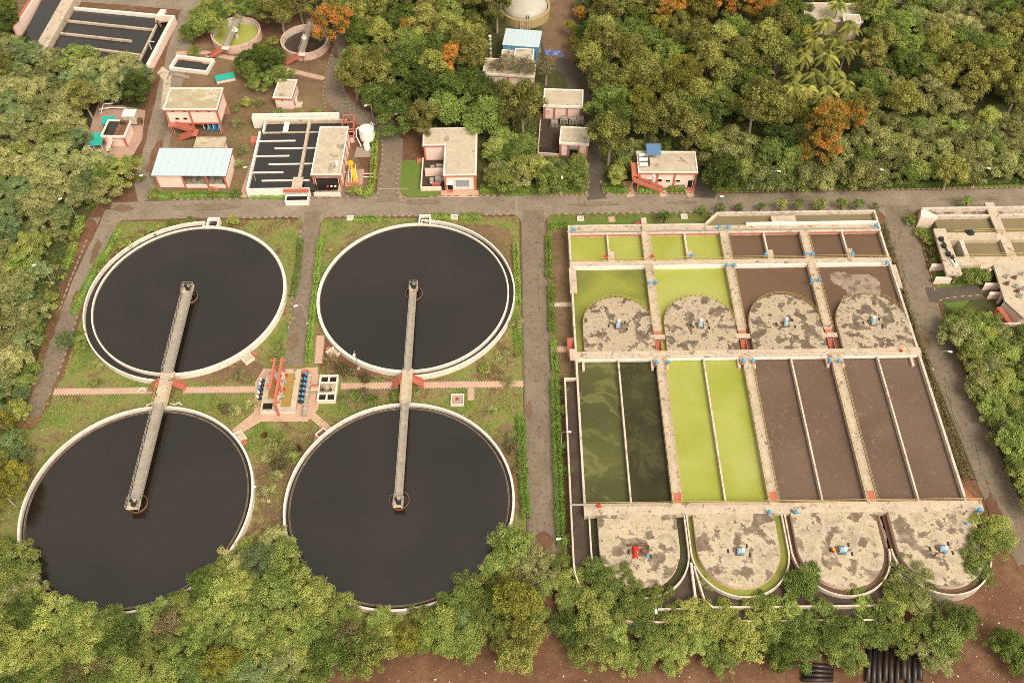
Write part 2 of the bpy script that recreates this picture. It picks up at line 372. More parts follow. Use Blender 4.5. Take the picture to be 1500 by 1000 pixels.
leaf('leaf_feather', [(0.1,(0.170,0.192,0.061)),(0.5,(0.329,0.348,0.129)),(0.9,(0.533,0.526,0.242))])
leaf('leaf_bluish', [(0.1,(0.118,0.175,0.061)),(0.5,(0.228,0.307,0.122)),(0.9,(0.378,0.469,0.207))])
leaf('leaf_orange', [(0.1,(0.174,0.164,0.033)),(0.36,(0.321,0.260,0.055)),(0.52,(0.519,0.274,0.050)),(0.75,(0.618,0.233,0.044)),(0.95,(0.680,0.356,0.099))])
leaf('leaf_sage', [(0.1,(0.135,0.147,0.046)),(0.5,(0.271,0.286,0.101)),(0.9,(0.419,0.428,0.175))])
leaf('leaf_dry', [(0.1,(0.106,0.085,0.040)),(0.5,(0.206,0.169,0.077)),(0.9,(0.325,0.269,0.131))])
leaf('leaf_hedge', [(0.1,(0.101,0.186,0.023)),(0.5,(0.194,0.317,0.044)),(0.9,(0.321,0.450,0.090))])
leaf('leaf_palm', [(0.1,(0.084,0.103,0.018)),(0.5,(0.191,0.206,0.040)),(0.9,(0.360,0.354,0.086))], 0.2)
leaf('leaf_maroon', [(0.1,(0.070,0.020,0.012)),(0.9,(0.170,0.050,0.030))])
leaf('grass_blade', [(0.1,(0.136,0.183,0.032)),(0.5,(0.235,0.288,0.064)),(0.9,(0.349,0.360,0.128))])

# ------------------------------------------------------------------ the setting: ground, roads, paths
EXCL = []                                        # world polygons where no tree trunk may stand
def region(name, poly, z, mat, excl=False):
    o = MB().sheet(poly, z).build(name, mat, kind='structure')
    if excl: EXCL.append(poly)
    return o
def P(*l): return [xy(a, b) for a, b in l]
region('ground', [(-1600,-1600),(1600,-1600),(1600,1600),(-1600,1600)], 0.0, 'soil')
region('forest_floor', P((-200,-120),(1700,-120),(1700,262),(1150,272),(700,280),(600,150),(480,40),(360,-60)), 0.004, 'forest_floor')
region('forest_floor', P((-250,60),(100,90),(215,60),(200,200),(150,290),(100,360),(70,500),(20,640),(-250,700)), 0.004, 'forest_floor')
region('forest_floor', P((1378,440),(1700,430),(1700,840),(1490,800),(1440,600)), 0.004, 'forest_floor')
region('dirt_yard', P((255,70),(330,60),(480,90),(490,170),(560,300),(215,295)), 0.008, 'soil_pale')
region('dirt_yard', P((806,-25),(866,-25),(848,40),(838,104),(800,90),(792,50)), 0.008, 'soil_pale')
region('dirt_yard', P((-80,62),(20,44),(60,-12),(-80,-12)), 0.008, 'soil_pale')
region('track_edge', [(-99.5,2),(-92.2,2),(-92.6,-12),(-92.8,-27),(-94.5,-32),(-98.5,-32),(-98.2,-20),(-99,-8)], 0.018, 'soil')
region('grass_field', P((330,318),(440,322),(428,440),(405,530),(372,560),(80,560),(20,690),(10,860),(60,930),(420,900),(780,850),(762,318),(475,318),(448,540),(340,640),(190,600)), 0.010, 'grass_patchy') if False else None
region('grass_field', [(-95,23.5),(-49,23.5),(-47,-15),(-44,-15),(-44.5,23.5),(0.6,23.5),(1.2,-60),(-10,-76),(-100,-78),(-112,-60),(-99,-30),(-92,-20),(-92.5,0)], 0.010, 'grass_patchy')
region('grass_field', P((802,318),(1040,313),(1040,330),(833,335),(846,560),(836,760),(845,850),(815,850),(806,560)), 0.010, 'grass_verge')
region('grass_field', P((1345,318),(1420,330),(1440,420),(1400,460),(1378,440)), 0.010, 'grass_lush')
region('lawn', P((584,236),(618,234),(646,286),(600,289),(585,282)), 0.012, 'grass_lush')
region('lawn', P((1330,6),(1500,15),(1500,45),(1400,35),(1330,22)), 0.012, 'grass_lush')
region('lawn', P((800,318),(940,314),(940,327),(833,333),(812,336)), 0.014, 'grass_lush')
region('verge', [(-8,30.0),(150,31.0),(150,34.5),(-8,34.0)], 0.012, 'grass_verge')
region('verge', P((215,279),(355,279),(548,281),(548,292),(215,293)), 0.012, 'grass_verge')
region('verge', [(7.2,22.4),(82.5,22.4),(82.5,24.3),(7.2,24.3)], 0.016, 'grass_verge')

def ribbon(line, wd):
    return [tuple(p) for p in offset(line, wd/2 if not hasattr(wd,'__len__') else [q/2 for q in wd])] + [tuple(p) for p in offset(line, -wd/2 if not hasattr(wd,'__len__') else [-q/2 for q in wd])][::-1]
RN = [0]                                         # every road sheet lies 4 mm above the one before
def road(name, line, wd, z, mat, k=6, jag=0.0):
    z = 0.024+0.004*RN[0]
    rr = random.Random(len(line)*7+int(wd*10)); sm = smooth_line(line, k) if k > 1 else [np.array(p, float) for p in line]
    ws = [wd + rr.uniform(-jag, jag) for _ in sm]
    L_ = offset(sm, [q/2 for q in ws]); R_ = offset(sm, [-q/2 for q in ws])
    b = MB(); n = len(sm)
    b.add([(p[0],p[1],z) for p in L_]+[(p[0],p[1],z) for p in R_], [(i, n+i, n+i+1, i+1) for i in range(n-1)])
    o = b.build(name, mat, kind='structure'); RN[0] += 1; EXCL.append([tuple(p) for p in L_]+[tuple(p) for p in R_][::-1]); return sm
main = road('main_road', [(-94,26.9),(-60,27.4),(0,27.2),(60,27.1),(150,27.6)], 5.9, 0.030, 'asphalt_pale', jag=0.15)
road('side_road', [(-93,27.4),(-93.6,20),(-94.8,8),(-95.2,-3)], 4.0, 0.034, 'asphalt_pale', jag=0.25)
road('side_road', [(-95.2,-2.6),(-95.3,-12),(-95.3,-22),(-95.8,-29)], 3.6, 0.026, 'asphalt_grey', jag=0.6)
road('side_road', [(-46.7,26),(-46.6,10),(-46,-5),(-45.6,-17.6)], 4.1, 0.034, 'asphalt_grey')
road('side_road', [(3.9,25.5),(3.9,0),(3.9,-30),(4.2,-60),(4.2,-66)], 5.2, 0.034, 'asphalt_grey', jag=0.1)
road('side_road', [(87,25.5),(86.4,10),(85.7,-10),(87.0,-30),(88,-48),(90,-62)], 6.3, 0.034, 'asphalt_grey', jag=0.2)
road('side_road', [xy(222,292),xy(217,262),xy(232,205),xy(246,140),xy(262,75),xy(275,30),xy(300,-20)], 6.0, 0.034, 'asphalt_pale', jag=0.3)
road('side_road', [xy(568,296),xy(570,262),xy(574,225),xy(570,200),xy(540,178),xy(505,157),xy(490,130),xy(494,95),xy(505,60),xy(510,20)], 5.2, 0.034, 'asphalt_grey', jag=0.2)
road('side_road', [xy(876,292),xy(871,268),xy(866,235),xy(862,190),xy(850,140),xy(835,105),xy(812,90)], 5.0, 0.034, 'asphalt_dark', jag=0.2)  # shade of the trees beside this drive is put into its dark asphalt colour
road('side_road', [xy(1033,290),xy(1032,262)], 5.0, 0.034, 'asphalt_dark', k=1)  # short drive: neighbouring tree's shade painted in as darker asphalt
road('side_road', [xy(1300,-4),xy(1370,8),xy(1450,20),xy(1540,36)], 4.2, 0.034, 'asphalt_pale')
road('side_road', [xy(60,-8),xy(180,0),xy(360,16),xy(420,24)], 5.0, 0.034, 'asphalt_pale')
road('side_road', [xy(1358,432),xy(1400,431),xy(1452,424)], 4.0, 0.026, 'asphalt_dark', jag=0.4)
# flared corners where the side roads meet the main road
def flare(cx, hw, y, dirn, r=3.2, mat='asphalt_pale', z=0.031):
    for s in (-1, 1):
        z = 0.024+0.004*RN[0]; RN[0] += 1
        pts = [(cx+s*(hw-0.3), y-dirn*0.4)]+[(cx+s*(hw+r-r*math.sin(R(a))), y+dirn*(r-r*math.cos(R(a)))) for a in range(0,91,15)]
        MB().sheet(pts, z).build('road_corner', mat, kind='structure')
flare(-46.7,1.9,24.5,-1); flare(3.9,2.6,24.3,-1); flare(87,3.0,24.2,-1); flare(xy(568,292)[0],2.6,29.9,1); flare(xy(876,290)[0],2.4,29.9,1, 2.4); flare(-93.5,2.3,24.6,-1,2.5)

def kerb(line, mats=('kerb_pale','kerb_dark'), wd=0.28, h=0.16, step=0.8, k=5, name='kerb', z=0.0):
    sm = smooth_line(line, k) if k > 1 else [np.array(p, float) for p in line]
    d = [0.0]
    for i in range(1, len(sm)): d.append(d[-1]+np.linalg.norm(sm[i]-sm[i-1]))
    n = max(2, int(d[-1]/step)); xs = np.interp(np.linspace(0,d[-1],n+1), d, [p[0] for p in sm]); ys = np.interp(np.linspace(0,d[-1],n+1), d, [p[1] for p in sm])
    b = MB(); rr = random.Random(n)
    for i in range(n):
        if rr.random() < 0.05: continue
        f = 0.93; hh = h*rr.uniform(0.85,1.1)
        b.bar((xs[i],ys[i],z+hh/2),(xs[i]+(xs[i+1]-xs[i])*f,ys[i]+(ys[i+1]-ys[i])*f,z+hh/2),wd,hh,i%2)
    return b.build(name, list(mats), kind='structure')
YB = ('kerb_yellow','kerb_dark'); PB = ('kerb_pale','kerb_dark')
kerb([(8,30.25),(16.5,30.25)], YB, k=1, step=.6); kerb([(23.8,30.3),(41.5,30.35)], YB, k=1, step=.6); kerb([(47.5,30.4)]+[(60+i*15,30.45+0.05*i) for i in range(0,7)], YB, k=1, step=.6)
kerb([(-20,30.3),(-14,30.3),(-2,30.3)], PB, k=1)
kerb([(-66,24.2),(-50.5,24.3)], PB, k=1); kerb([(-42.5,24.2),(-1.5,24.1)], PB, k=1); kerb([(9.5,24.1),(30,24.1)], PB, k=1); kerb([(30,24.1),(83,24.0)], PB, k=1)
kerb([(-80,30.5),(-38,30.4)], PB, k=1)
kerb([(1.15,21),(1.15,-20),(1.4,-58)], ('kerb_dark','kerb_dark'), k=1); kerb([(6.65,21),(6.65,-20),(6.9,-58)], ('kerb_dark','kerb_dark'), k=1)
kerb([(-48.75,20),(-48.4,5),(-47.9,-9)], PB); kerb([(-44.6,20),(-44.2,5),(-43.7,-14)], ('kerb_dark','kerb_dark'))
kerb([(-91.1,20),(-92.1,8),(-92.6,-1)], PB); kerb([(-93.2,-4),(-93.2,-12),(-93.3,-20)], PB); kerb([(-96.9,18),(-97.5,6),(-97.6,-2)], PB)
kerb([(83.2,20),(83.0,10),(82.4,-10),(83.8,-30),(84.8,-46)], ('kerb_dark','kerb_dark')); kerb([(90.4,19),(89.8,8),(89.2,0)], YB)
kerb([xy(587,291),xy(580,277),xy(584,250),xy(584,236)], PB)
kerb([xy(549,292),xy(556,280),xy(560,240),xy(560,205)], PB)
kerb([xy(590,206),xy(560,180),xy(520,160),xy(505,145),xy(503,120)], PB); kerb([xy(478,165),xy(474,140),xy(478,105),xy(486,80)], YB)
kerb([xy(890,290),xy(882,278),xy(880,265)], YB); kerb([xy(852,290),xy(861,279),xy(862,262)], YB)
kerb([xy(1310,-3),xy(1430,13),xy(1500,24)], YB); kerb([xy(1372,448),xy(1382,438),xy(1440,432)], YB)
kerb([xy(245,118),xy(254,90),xy(262,60)], PB); kerb([xy(214,104),xy(236,66),xy(258,22)], YB)

def path(line, wd=1.4, edge=True, name='paved_path', mat='paver', z=0.135):
    o = MB().sheet(ribbon(line, wd), z).build(name, mat, kind='structure'); EXCL.append(ribbon(line, wd+0.6))
    if edge:
        b = MB()
        for s in (-1, 1):
            L_ = offset(line, s*(wd/2+0.10))
            for i in range(len(L_)-1):
                n = max(1, int(np.linalg.norm(L_[i+1]-L_[i])/0.55))
                for j in range(n):
                    p = L_[i]+(L_[i+1]-L_[i])*((j+0.1)/n); q = L_[i]+(L_[i+1]-L_[i])*((j+0.62)/n)
                    b.bar((*p,0.09),(*q,0.09),0.26,0.16)
        e = b.build('edging', 'kerb_pale', o); e['kind'] = 'stuff'
    return o
path([(-93,-23.3),(-73,-23.3)]); path([(-67,-23.3),(-51.5,-23.3)]); path([(-35.5,-22.8),(-24,-22.8)]); path([(-20,-22.8),(1.1,-22.8)])
path([(-41,-10),(-40.6,-17.2)], 1.5)
path([(-9.4,-23.6),(-9.4,-26.6)], 1.1)
region('paved_path', P((374,560),(386,540),(440,540),(466,538),(466,548),(474,552),(466,600),(450,618),(382,618),(345,640),(340,630),(372,604)), 0.139, 'paver', True)
region('paved_path', P((450,610),(458,602),(486,626),(478,632)), 0.131, 'paver')
region('paved_path', P((338,636),(352,624),(358,630),(345,644)), 0.131, 'paver')
path([(6.7,-2.6),(11.5,-2.6)], 1.0, mat='walk_concrete'); path([(6.7,-14.4),(11.5,-14.4)], 1.3)
path([(55.4+6.2,30.3),(55.4+6.2,38)], 1.9); path([xy(356,290),xy(384,205)], 1.6, name='paved_path'); 
path([xy(258,79),xy(300,78),xy(390,96),xy(475,116)], 1.5); path([xy(302,83),xy(318,80)], 1.2)
path([xy(918,266),xy(924,289)], 1.8); path([xy(970,280),xy(972,289)], 1.5); path([xy(1008,277),xy(1012,289)], 1.5)
path([xy(897,326),xy(895,318)], 1.3)
region('paved_path', P((646,280),(701,279),(701,290),(645,290)), 0.131, 'paver', True)
region('paved_yard', P((145,148),(213,162),(208,205),(196,226),(180,238),(117,235)), 0.020, 'tile_pink', True)
region('gravel_bed', P((522,216),(548,215),(546,231),(519,231)), 0.12, 'stone')
region('dark_yard', P((792,172),(858,172),(858,186),(822,184),(818,228),(788,226)), 0.127, 'soil_dark', True)
region('concrete_apron', P((440,272),(530,276),(532,291),(438,291)), 0.122, 'asphalt_grey')
MB().box(-0.15+xy(756,300)[0],0.15+xy(756,300)[0],24.4,30.0,0.02,0.12).build('road_joint','kerb_pale',kind='structure')
MB().box(xy(560,284)[0]-1.2,xy(560,284)[0]+6,xy(560,277)[1]-0.12,xy(560,277)[1]+0.12,0.02,0.12).build('road_joint','kerb_pale',kind='structure')
region('concrete_apron', P((235,160),(246,162),(252,108),(238,98),(230,108),(240,118)), 0.125, 'walk_concrete')

# bare soil patches between the clarifiers, with ragged edges
def bare(px, mat, z, seed):
    rr = random.Random(seed); W_ = [xy(a,c) for a,c in px]; L_ = smooth_line(W_+[W_[0]],9)[:-1]
    MB().sheet([(p[0]+rr.uniform(-.45,.45),p[1]+rr.uniform(-.45,.45)) for p in L_], z).build('bare_soil', mat, kind='structure')
bare([(466,492),(490,500),(520,520),(560,548),(548,553),(505,552),(468,540)],'soil',0.014,1)
bare([(505,562),(545,566),(588,562),(580,582),(545,592),(512,598)],'soil_pale',0.0145,2)
bare([(265,553),(320,545),(366,528),(384,540),(372,558),(300,562)],'soil_pale',0.0142,3)
bare([(395,655),(440,640),(450,660),(425,700),(418,760),(385,752),(378,700)],'soil_pale',0.0141,4)
bare([(560,548),(600,556),(660,553),(655,562),(570,562)],'soil_pale',0.0146,5)
bare([(160,380),(190,345),(230,335),(205,365),(168,405)],'soil',0.0143,6)
bare([(718,640),(745,620),(760,680),(764,760),(748,740)],'soil_pale',0.0147,7)
bare([(640,330),(700,328),(752,345),(752,420),(735,380),(690,345)],'soil_pale',0.0144,8)
bare([(812,560),(828,560),(836,700),(842,800),(826,800),(818,680)],'soil',0.0148,9)
bare([(806,345),(830,340),(838,480),(842,540),(816,540),(808,430)],'soil_pale',0.0149,10)

# repairs, silt and damp marks on the roads
rr = random.Random(31); zp = 0.1405
for k,(px,py,a,b_,mt) in enumerate(((300,303,9,1.2,'asphalt_grey'),(620,296,5,.9,'asphalt_grey'),(870,299,6,.8,'asphalt_grey'),(1180,291,7,1.0,'asphalt_grey'),(792,420,.6,7,'asphalt_grey'),(775,600,.7,2.0,'soil_pale'),(803,690,.5,9,'asphalt_grey'),(1330,400,1.0,5,'asphalt_grey'),(1352,500,1.3,2.6,'soil_pale'),(1400,600,.9,7,'asphalt_grey'),(1448,690,1.3,8,'asphalt_grey'),(1458,752,1.2,4,'soil'),(452,400,.7,5,'asphalt_grey'),(430,500,1.2,2.5,'soil_pale'),(140,370,.9,4,'soil_pale'),(112,440,1.2,3,'soil'),(228,230,1.6,7,'soil'),(250,150,1.2,6,'soil'),(572,240,.8,4,'asphalt_grey'),(240,190,1.0,5,'asphalt_grey'),(1420,292,8,.7,'asphalt_grey'),(1000,297,4,.6,'asphalt_grey'),(180,305,2.6,1.2,'soil_pale'),(797,792,1.6,2.2,'soil'))):
    p = xy(px,py); n = 22; q = [(p[0]+a*math.cos(2*math.pi*i/n)*rr.uniform(.65,1.15),p[1]+b_*math.sin(2*math.pi*i/n)*rr.uniform(.65,1.15)) for i in range(n)]
    MB().sheet(q, 0.118+0.0005*k).build('road_patch', mt, kind='structure')

# ------------------------------------------------------------------ round clarifiers
def railing(b, line, h=1.0, r=0.035, step=2.0, mi=0, mid=True):
    L_ = [np.array(p, float) for p in line]
    for i in range(len(L_)-1):
        a, c = L_[i], L_[i+1]; n = max(1, int(round(np.linalg.norm(c-a)/step)))
        for z in ((h, h*0.5) if mid else (h,)): b.bar(a+[0,0,z], c+[0,0,z], r*1.6, r*1.6, mi)
        for j in range(n+1):
            p = a+(c-a)*j/n; b.bar(p, p+[0,0,h], r*1.6, r*1.6, mi)
CZ = 1.0                                         # water level
def clarifier(cx, cy, label, launder, bridge_dir, bw, outlet, box_a, box_s=1):
    t = root('clarifier', (cx,cy,0), label, 'clarifier', 'four large round clarifiers')
    Rw = 20.0; top = 1.5
    MB().add([(Rw*math.cos(R(a*3.75)),Rw*math.sin(R(a*3.75)),CZ) for a in range(96)],[tuple(range(96))]).build('water','water_dark',t)
    if launder:
        a0, a1, wd = launder
        MB().ring(0,0,Rw+0.0,Rw+0.62,0,top-0.1,a1,a0+360,n=70).build('wall','rim_white',t)
        MB().ring(0,0,Rw+wd-0.3,Rw+wd,0,top+0.0,a0,a1,n=70).build('outer_wall','rim_white',t)
        MB().ring(0,0,Rw,Rw+0.30,0,top-0.05,a0,a1,n=70).build('inner_wall','rim_white',t)
        MB().ring(0,0,Rw+0.3,Rw+wd-0.35,0,0.55,a0,a1,n=70).build('channel_water','water_dark',t)
        for a in (a0, a1):
            MB().bar((Rw*math.cos(R(a)),Rw*math.sin(R(a)),top/2),((Rw+wd)*math.cos(R(a)),(Rw+wd)*math.sin(R(a)),top/2),0.35,top-0.004).build('end_wall','rim_white',t)
    else:
        MB().ring(0,0,Rw+0.70,Rw+1.12,0,top,n=110).build('wall','rim_white',t)
        MB().ring(0,0,Rw+0.16,Rw+0.70,0,0.6,n=96).build('channel_water','water_dark',t)
        MB().ring(0,0,Rw,Rw+0.16,0,top-0.3,n=96).build('inner_wall','dark_concrete',t)
    b = MB().ring(0,0,Rw-0.13,Rw-0.05,CZ-0.3,CZ+0.12,n=110); b.build('weir','dark_concrete',t)
    # bridge, built along -y of the clarifier towards its pier
    sgn = bridge_dir
    y0, y1 = (1.8, -20.6) if sgn < 0 else (-1.8, 20.6)
    dz = 2.75 if bw > 1.6 else 2.35; br = MB()
    for sx in (-1,1): br.bar((sx*(bw/2-0.08),y0,dz-0.36),(sx*(bw/2-0.08),y1,dz-0.36),0.16,0.66)
    for j in range(9): yy = y0+(y1-y0)*(j+0.5)/9; br.bar((-bw/2,yy,dz-0.4),(bw/2,yy,dz-0.4),0.12,0.2)
    bo = br.build('bridge','grey_metal',t)
    n = 11; rr = random.Random(int(cx*3+cy))
    for j in range(n):
        ya = y0+(y1-y0)*j/n; yb = y0+(y1-y0)*(j+1)/n; ya, yb = min(ya,yb), max(ya,yb)
        zt = dz+rr.uniform(-0.01,0.02)
        MB().box(-bw/2+0.05,bw/2-0.05,ya+0.02,yb-0.02,zt-0.05,zt).build('deck_plate','steel_deck' if rr.random()<0.75 else 'grey_metal',bo)
    ra = MB()
    for sx in (-1,1): railing(ra, [(sx*bw/2,y0,dz),(sx*bw/2,y1,dz)], 1.0, 0.035)
    if bw > 1.6:                                 # lattice panels added to the wider bridges to thicken their dark reflection
        for sx in (-1,1):
            for j in range(22): yy = y0+(y1-y0)*j/22; y2 = y0+(y1-y0)*(j+1)/22; ra.bar((sx*bw/2,yy,dz+(0 if j%2 else 1)),(sx*bw/2,y2,dz+(1 if j%2 else 0)),0.07,0.07)
    ra.build('railing','grey_metal',bo)
    # middle: feed well and drive
    MB().ring(0,0,1.75,1.87,CZ-0.3,CZ+0.45,n=40).build('feed_well','rust',t)
    MB().lathe((0,0,0),[(0.55,0),(0.55,2.2)],16).build('centre_column','walk_concrete',t)
    d = MB().box(-bw/2-0.25,bw/2+0.25,-1.1+(0.9 if sgn<0 else -0.9),1.1+(0.9 if sgn<0 else -0.9),dz-0.06,dz+0.06).build('drive_platform','walk_concrete',t)
    yo = 0.9 if sgn<0 else -0.9
    q = MB().lathe((0,yo-0.2,dz+0.06),[(0.42,0),(0.42,0.35),(0.22,0.4),(0.22,0.85),(0.12,0.9)],14); q.box(-0.75,-0.3,yo+0.3,yo+0.75,dz+0.06,dz+0.6); q.bar((0.3,yo-0.7,dz+0.4),(0.7,yo+0.6,dz+0.4),0.3,0.3)
    q.build('drive_motor','dark_metal',d)
    rl = MB(); railing(rl, [(-bw/2-.2,yo-1.05,dz),(-bw/2-.2,yo+1.05,dz),(bw/2+.2,yo+1.05,dz),(bw/2+.2,yo-1.05,dz)],1.0,0.035,1.1); rl.build('railing','grey_metal',d)
    if outlet:
        ox = 1.6
        b = MB(); x0, x1 = ox-1.6, ox+1.1; b.box(x0,x0+0.3,19.9,22.9,0,1.75); b.box(x1-0.3,x1,19.9,22.9,0,1.75); b.box(x0+0.3,x1-0.3,22.6,22.9,0,1.75)
        ob = b.build('outlet_box','white_paint',t); MB().box(x0+0.31,x1-0.31,20.0,22.59,0,0.75).build('box_water','water_dark',ob)
        MB().prism([(x0+.4,20.02),(x1-.4,20.02),(x1-.6,20.9),(x0+.7,21.2)],0.75,0.85).build('falling_water','foam',ob)
        MB().bar((ox-0.9,20.6,1.5),(ox+0.3,21.9,1.0),0.18,0.18).build('sluice_gate','dark_metal',ob)
    a = R(box_a); rx = 21.6 if not launder else 21.7
    bx = MB(); ux = Vector((math.cos(a),math.sin(a),0)); uy = Vector((-ux.y,ux.x,0)); c0 = ux*rx
    for sx in (-1,1): bx.bar(c0+uy*(sx*1.0)-ux*0.95+Vector((0,0,0.4)), c0+uy*(sx*1.0)+ux*0.95+Vector((0,0,0.4)),0.18,0.8)
    bx.bar(c0+ux*0.95-uy*1.1+Vector((0,0,0.4)),c0+ux*0.95+uy*1.1+Vector((0,0,0.4)),0.18,0.8)
    bb = bx.build('valve_box','pink_wall',t)
    f = MB(); f.bar(c0-ux*0.9+Vector((0,0,0.3)),c0+ux*0.86+Vector((0,0,0.3)),1.8,0.3); f.build('box_floor','rust' if box_s>1 else 'walk_concrete',bb)
    f = MB()
    for i in range(3):
        p = c0+uy*(1.45+0.28*i)*(1 if box_s>0 else -1); hh = 0.75-0.22*i; f.bar(p-ux*0.5+Vector((0,0,hh/2)),p+ux*0.5+Vector((0,0,hh/2)),0.28,hh)
    f.build('step','terracotta',bb)
    return t
clarifier(-70,0,'round dark-water clarifier with a double wall on its left, nearest the leftmost road',(92,268,2.0),-1,1.9,True,-47)
clarifier(-22,0,'round dark-water clarifier with a double wall on its right, nearest the long straight road',(-90,88,1.6),-1,1.35,True,-137,-1)
clarifier(-70,-49,'large round clarifier at bottom left, half hidden by foreground trees, single thick wall',None,1,1.9,False,42,-1)
clarifier(-22,-49,'large round clarifier in front of the straight road, ringed by trees, narrow bridge',None,1,1.35,False,137,2)
def link_walk(cx, wd, label):
    t = root('link_walkway', (cx,-24.5,0), label, 'walkway', 'walkways joining the clarifiers')
    MB().box(-wd/2,wd/2,-4.0,4.3,1.95,2.3).build('deck','walk_concrete',t)
    for y in (-2.6,2.6): MB().box(-0.4,0.4,y-0.3,y+0.3,0,1.95).build('pier','pink_dirty',t)
    for s in (-1,1):
        st = MB()
        for i in range(7):
            x = s*(wd/2+0.15+i*0.3); hz = 2.1-i*0.3; st.box(min(x-0.15,x+0.15),max(x-0.15,x+0.15),1.1,2.4,max(0,hz-0.35),hz)
        so_ = st.build('stair','terracotta',t)
        b = MB()
        for y in (1.0,2.5): b.bar((s*(wd/2+0.05),y,2.5),(s*(wd/2+2.15),y,0.45),0.14,0.5)
        b.build('stringer','terracotta',so_)
    r = MB()
    for s in (-1,1): railing(r,[(s*wd/2,-4.0,2.3),(s*wd/2,1.0,2.3)],1.0,0.035)
    r.build('railing','yellow_rail',t)
link_walk(-70,2.7,'concrete walkway with red side stairs joining the two left clarifiers')
link_walk(-22,2.1,'concrete walkway with red side stairs joining the two clarifiers beside the straight road')

# ------------------------------------------------------------------ return sludge pump station between the clarifiers
x0, x1 = xy(389,541,1)[0], xy(441,541,1)[0]; yN = xy(415,541,1)[1]; yS = xy(410,602,1)[1]
x0s, x1s = xy(383,602,1)[0], xy(433,602,1)[0]
x0 = (x0+x0s)/2; x1 = (x1+x1s)/2
t = root('pump_station', ((x0+x1)/2,(yN+yS)/2,0), 'concrete pump station with red steel hoist frames and rows of blue motors', 'pump station')
W = x1-x0; D = yN-yS; hx, hy = W/2, D/2
def frame_box(b, X0,X1,Y0,Y1,z0,z1,th):
    b.box(X0,X0+th,Y0,Y1,z0,z1); b.box(X1-th,X1,Y0,Y1,z0,z1); b.box(X0+th,X1-th,Y0,Y0+th,z0,z1); b.box(X0+th,X1-th,Y1-th,Y1,z0,z1)
b = MB()                                         # slab with openings: build as strips
bas = (0.4, hx-1.1, -hy+1.0, hy-0.9); sm = (-hx+1.1,-hx+2.2,-hy+2.9,hy-2.5); pit = (-hx+0.35,-hx+2.3,-hy+0.5,-hy+2.1)
b.box(-hx,hx,-hy,hy,0,0.62); b.box(bas[1],hx,-hy,hy,0.62,1.0); b.box(bas[0],bas[1],-hy,bas[2],0.62,1.0); b.box(bas[0],bas[1],bas[3],hy,0.62,1.0)
b.box(-hx,-hx+0.35,-hy,hy,0.62,1.0); b.box(sm[1]+0.1,bas[0],pit[3],hy,0.62,1.0); b.box(-hx+0.35,sm[1]+0.1,sm[3],hy,0.62,1.0); b.box(-hx+0.35,sm[0],pit[3],sm[3],0.62,1.0); b.box(sm[0],sm[1]+0.1,pit[3],sm[2],0.62,1.0); b.box(pit[1],bas[0],-hy,pit[3],0.62,1.0); b.box(-hx+0.35,pit[1],-hy,pit[2],0.62,1.0)
b.build('slab','walk_concrete',t)
MB().box(-hx-0.02,hx+0.02,-hy-0.03,-hy-0.003,0,0.9).build('front_face','pink_wall',t)
MB().sheet([(bas[0],bas[2]),(bas[1],bas[2]),(bas[1],bas[3]),(bas[0],bas[3])],0.75).build('water','water_ochre',t)
MB().sheet([(sm[0],sm[2]),(sm[1],sm[2]),(sm[1],sm[3]),(sm[0],sm[3])],0.75).build('water','water_ochre',t)
MB().sheet([(pit[0],pit[2]),(pit[1],pit[2]),(pit[1],pit[3]),(pit[0],pit[3])],0.63).build('pit_floor','dark_opening',t)
for (xb, ya, yb) in ((-1.25, hy-0.5, -hy+3.5), (0.15, hy-0.5, -hy-0.4)):
    fr = MB(); H_ = 4.2
    fr.bar((xb,ya+1.0,H_),(xb,yb-0.5,H_),0.46,0.5)
    n = 3
    for i in range(n):
        y = ya+(yb-ya)*i/(n-1); fr.bar((xb,y,0.9 if y>-hy else 0),(xb,y,H_),0.36,0.36)
        fr.bar((xb-0.9 if xb<0 else xb-0.1,y+0.4,H_+0.02),(xb+0.1 if xb<0 else xb+0.9,y+0.4,H_+0.02),0.34,0.34)
    fr.build('hoist_frame','terracotta',t)
for i in range(5):
    y = hy-1.7-i*1.05; MB().lathe((-0.55,y,1.0),[(0.28,0),(0.30,0.5),(0.18,0.6),(0.18,1.1),(0.05,1.2)],10).build('red_motor','red_paint',t)
for i in range(4):
    y = hy-1.6-i*1.7; MB().lathe((0.75,y,1.0),[(0.2,0),(0.22,0.5),(0.1,0.9)],10).build('white_motor','light_blue_paint' if i%2 else 'red_paint',t)
for i in range(6):
    y = hy-1.2-i*1.22; x = hx+0.75
    pb = MB().lathe((x-0.15,y,0),[(0.5,0),(0.5,0.45),(0.25,0.55),(0.25,0.8)],10); pb.bar((x-0.7,y,0.4),(x+0.6,y,0.4),0.3,0.3); po = pb.build('pump','dark_metal',t)
    MB().lathe((x+0.25,y+0.15,0.55),[(0.22,0),(0.27,0.15),(0.25,0.6),(0.10,0.75)],12).build('motor','blue_paint',po)
for i in range(5):
    y = hy-2.2-i*1.05; x = -hx-0.75
    pb = MB().lathe((x,y,0),[(0.45,0),(0.4,0.5),(0.2,0.6)],10); pb.bar((x-0.2,y,0.3),(x+0.75,y,0.3),0.28,0.28); po = pb.build('pump','dark_metal',t)
    MB().lathe((x-0.25,y,0.5),[(0.24,0),(0.28,0.6),(0.15,0.75)],12).build('motor','blue_paint' if i==2 else 'white_paint',po)
MB().tube([(hx+1.75,hy-1.1,0.75),(hx+1.75,-hy-0.9,0.75)],0.42,14).build('header_pipe','grey_metal',t,smooth=True)
for i in range(8):
    y = hy-1.5-i*1.15; MB().tube([(hx+1.75,y-0.08,0.75),(hx+1.75,y+0.08,0.75)],0.52,14).build('flange','walk_concrete',t)
st = MB()
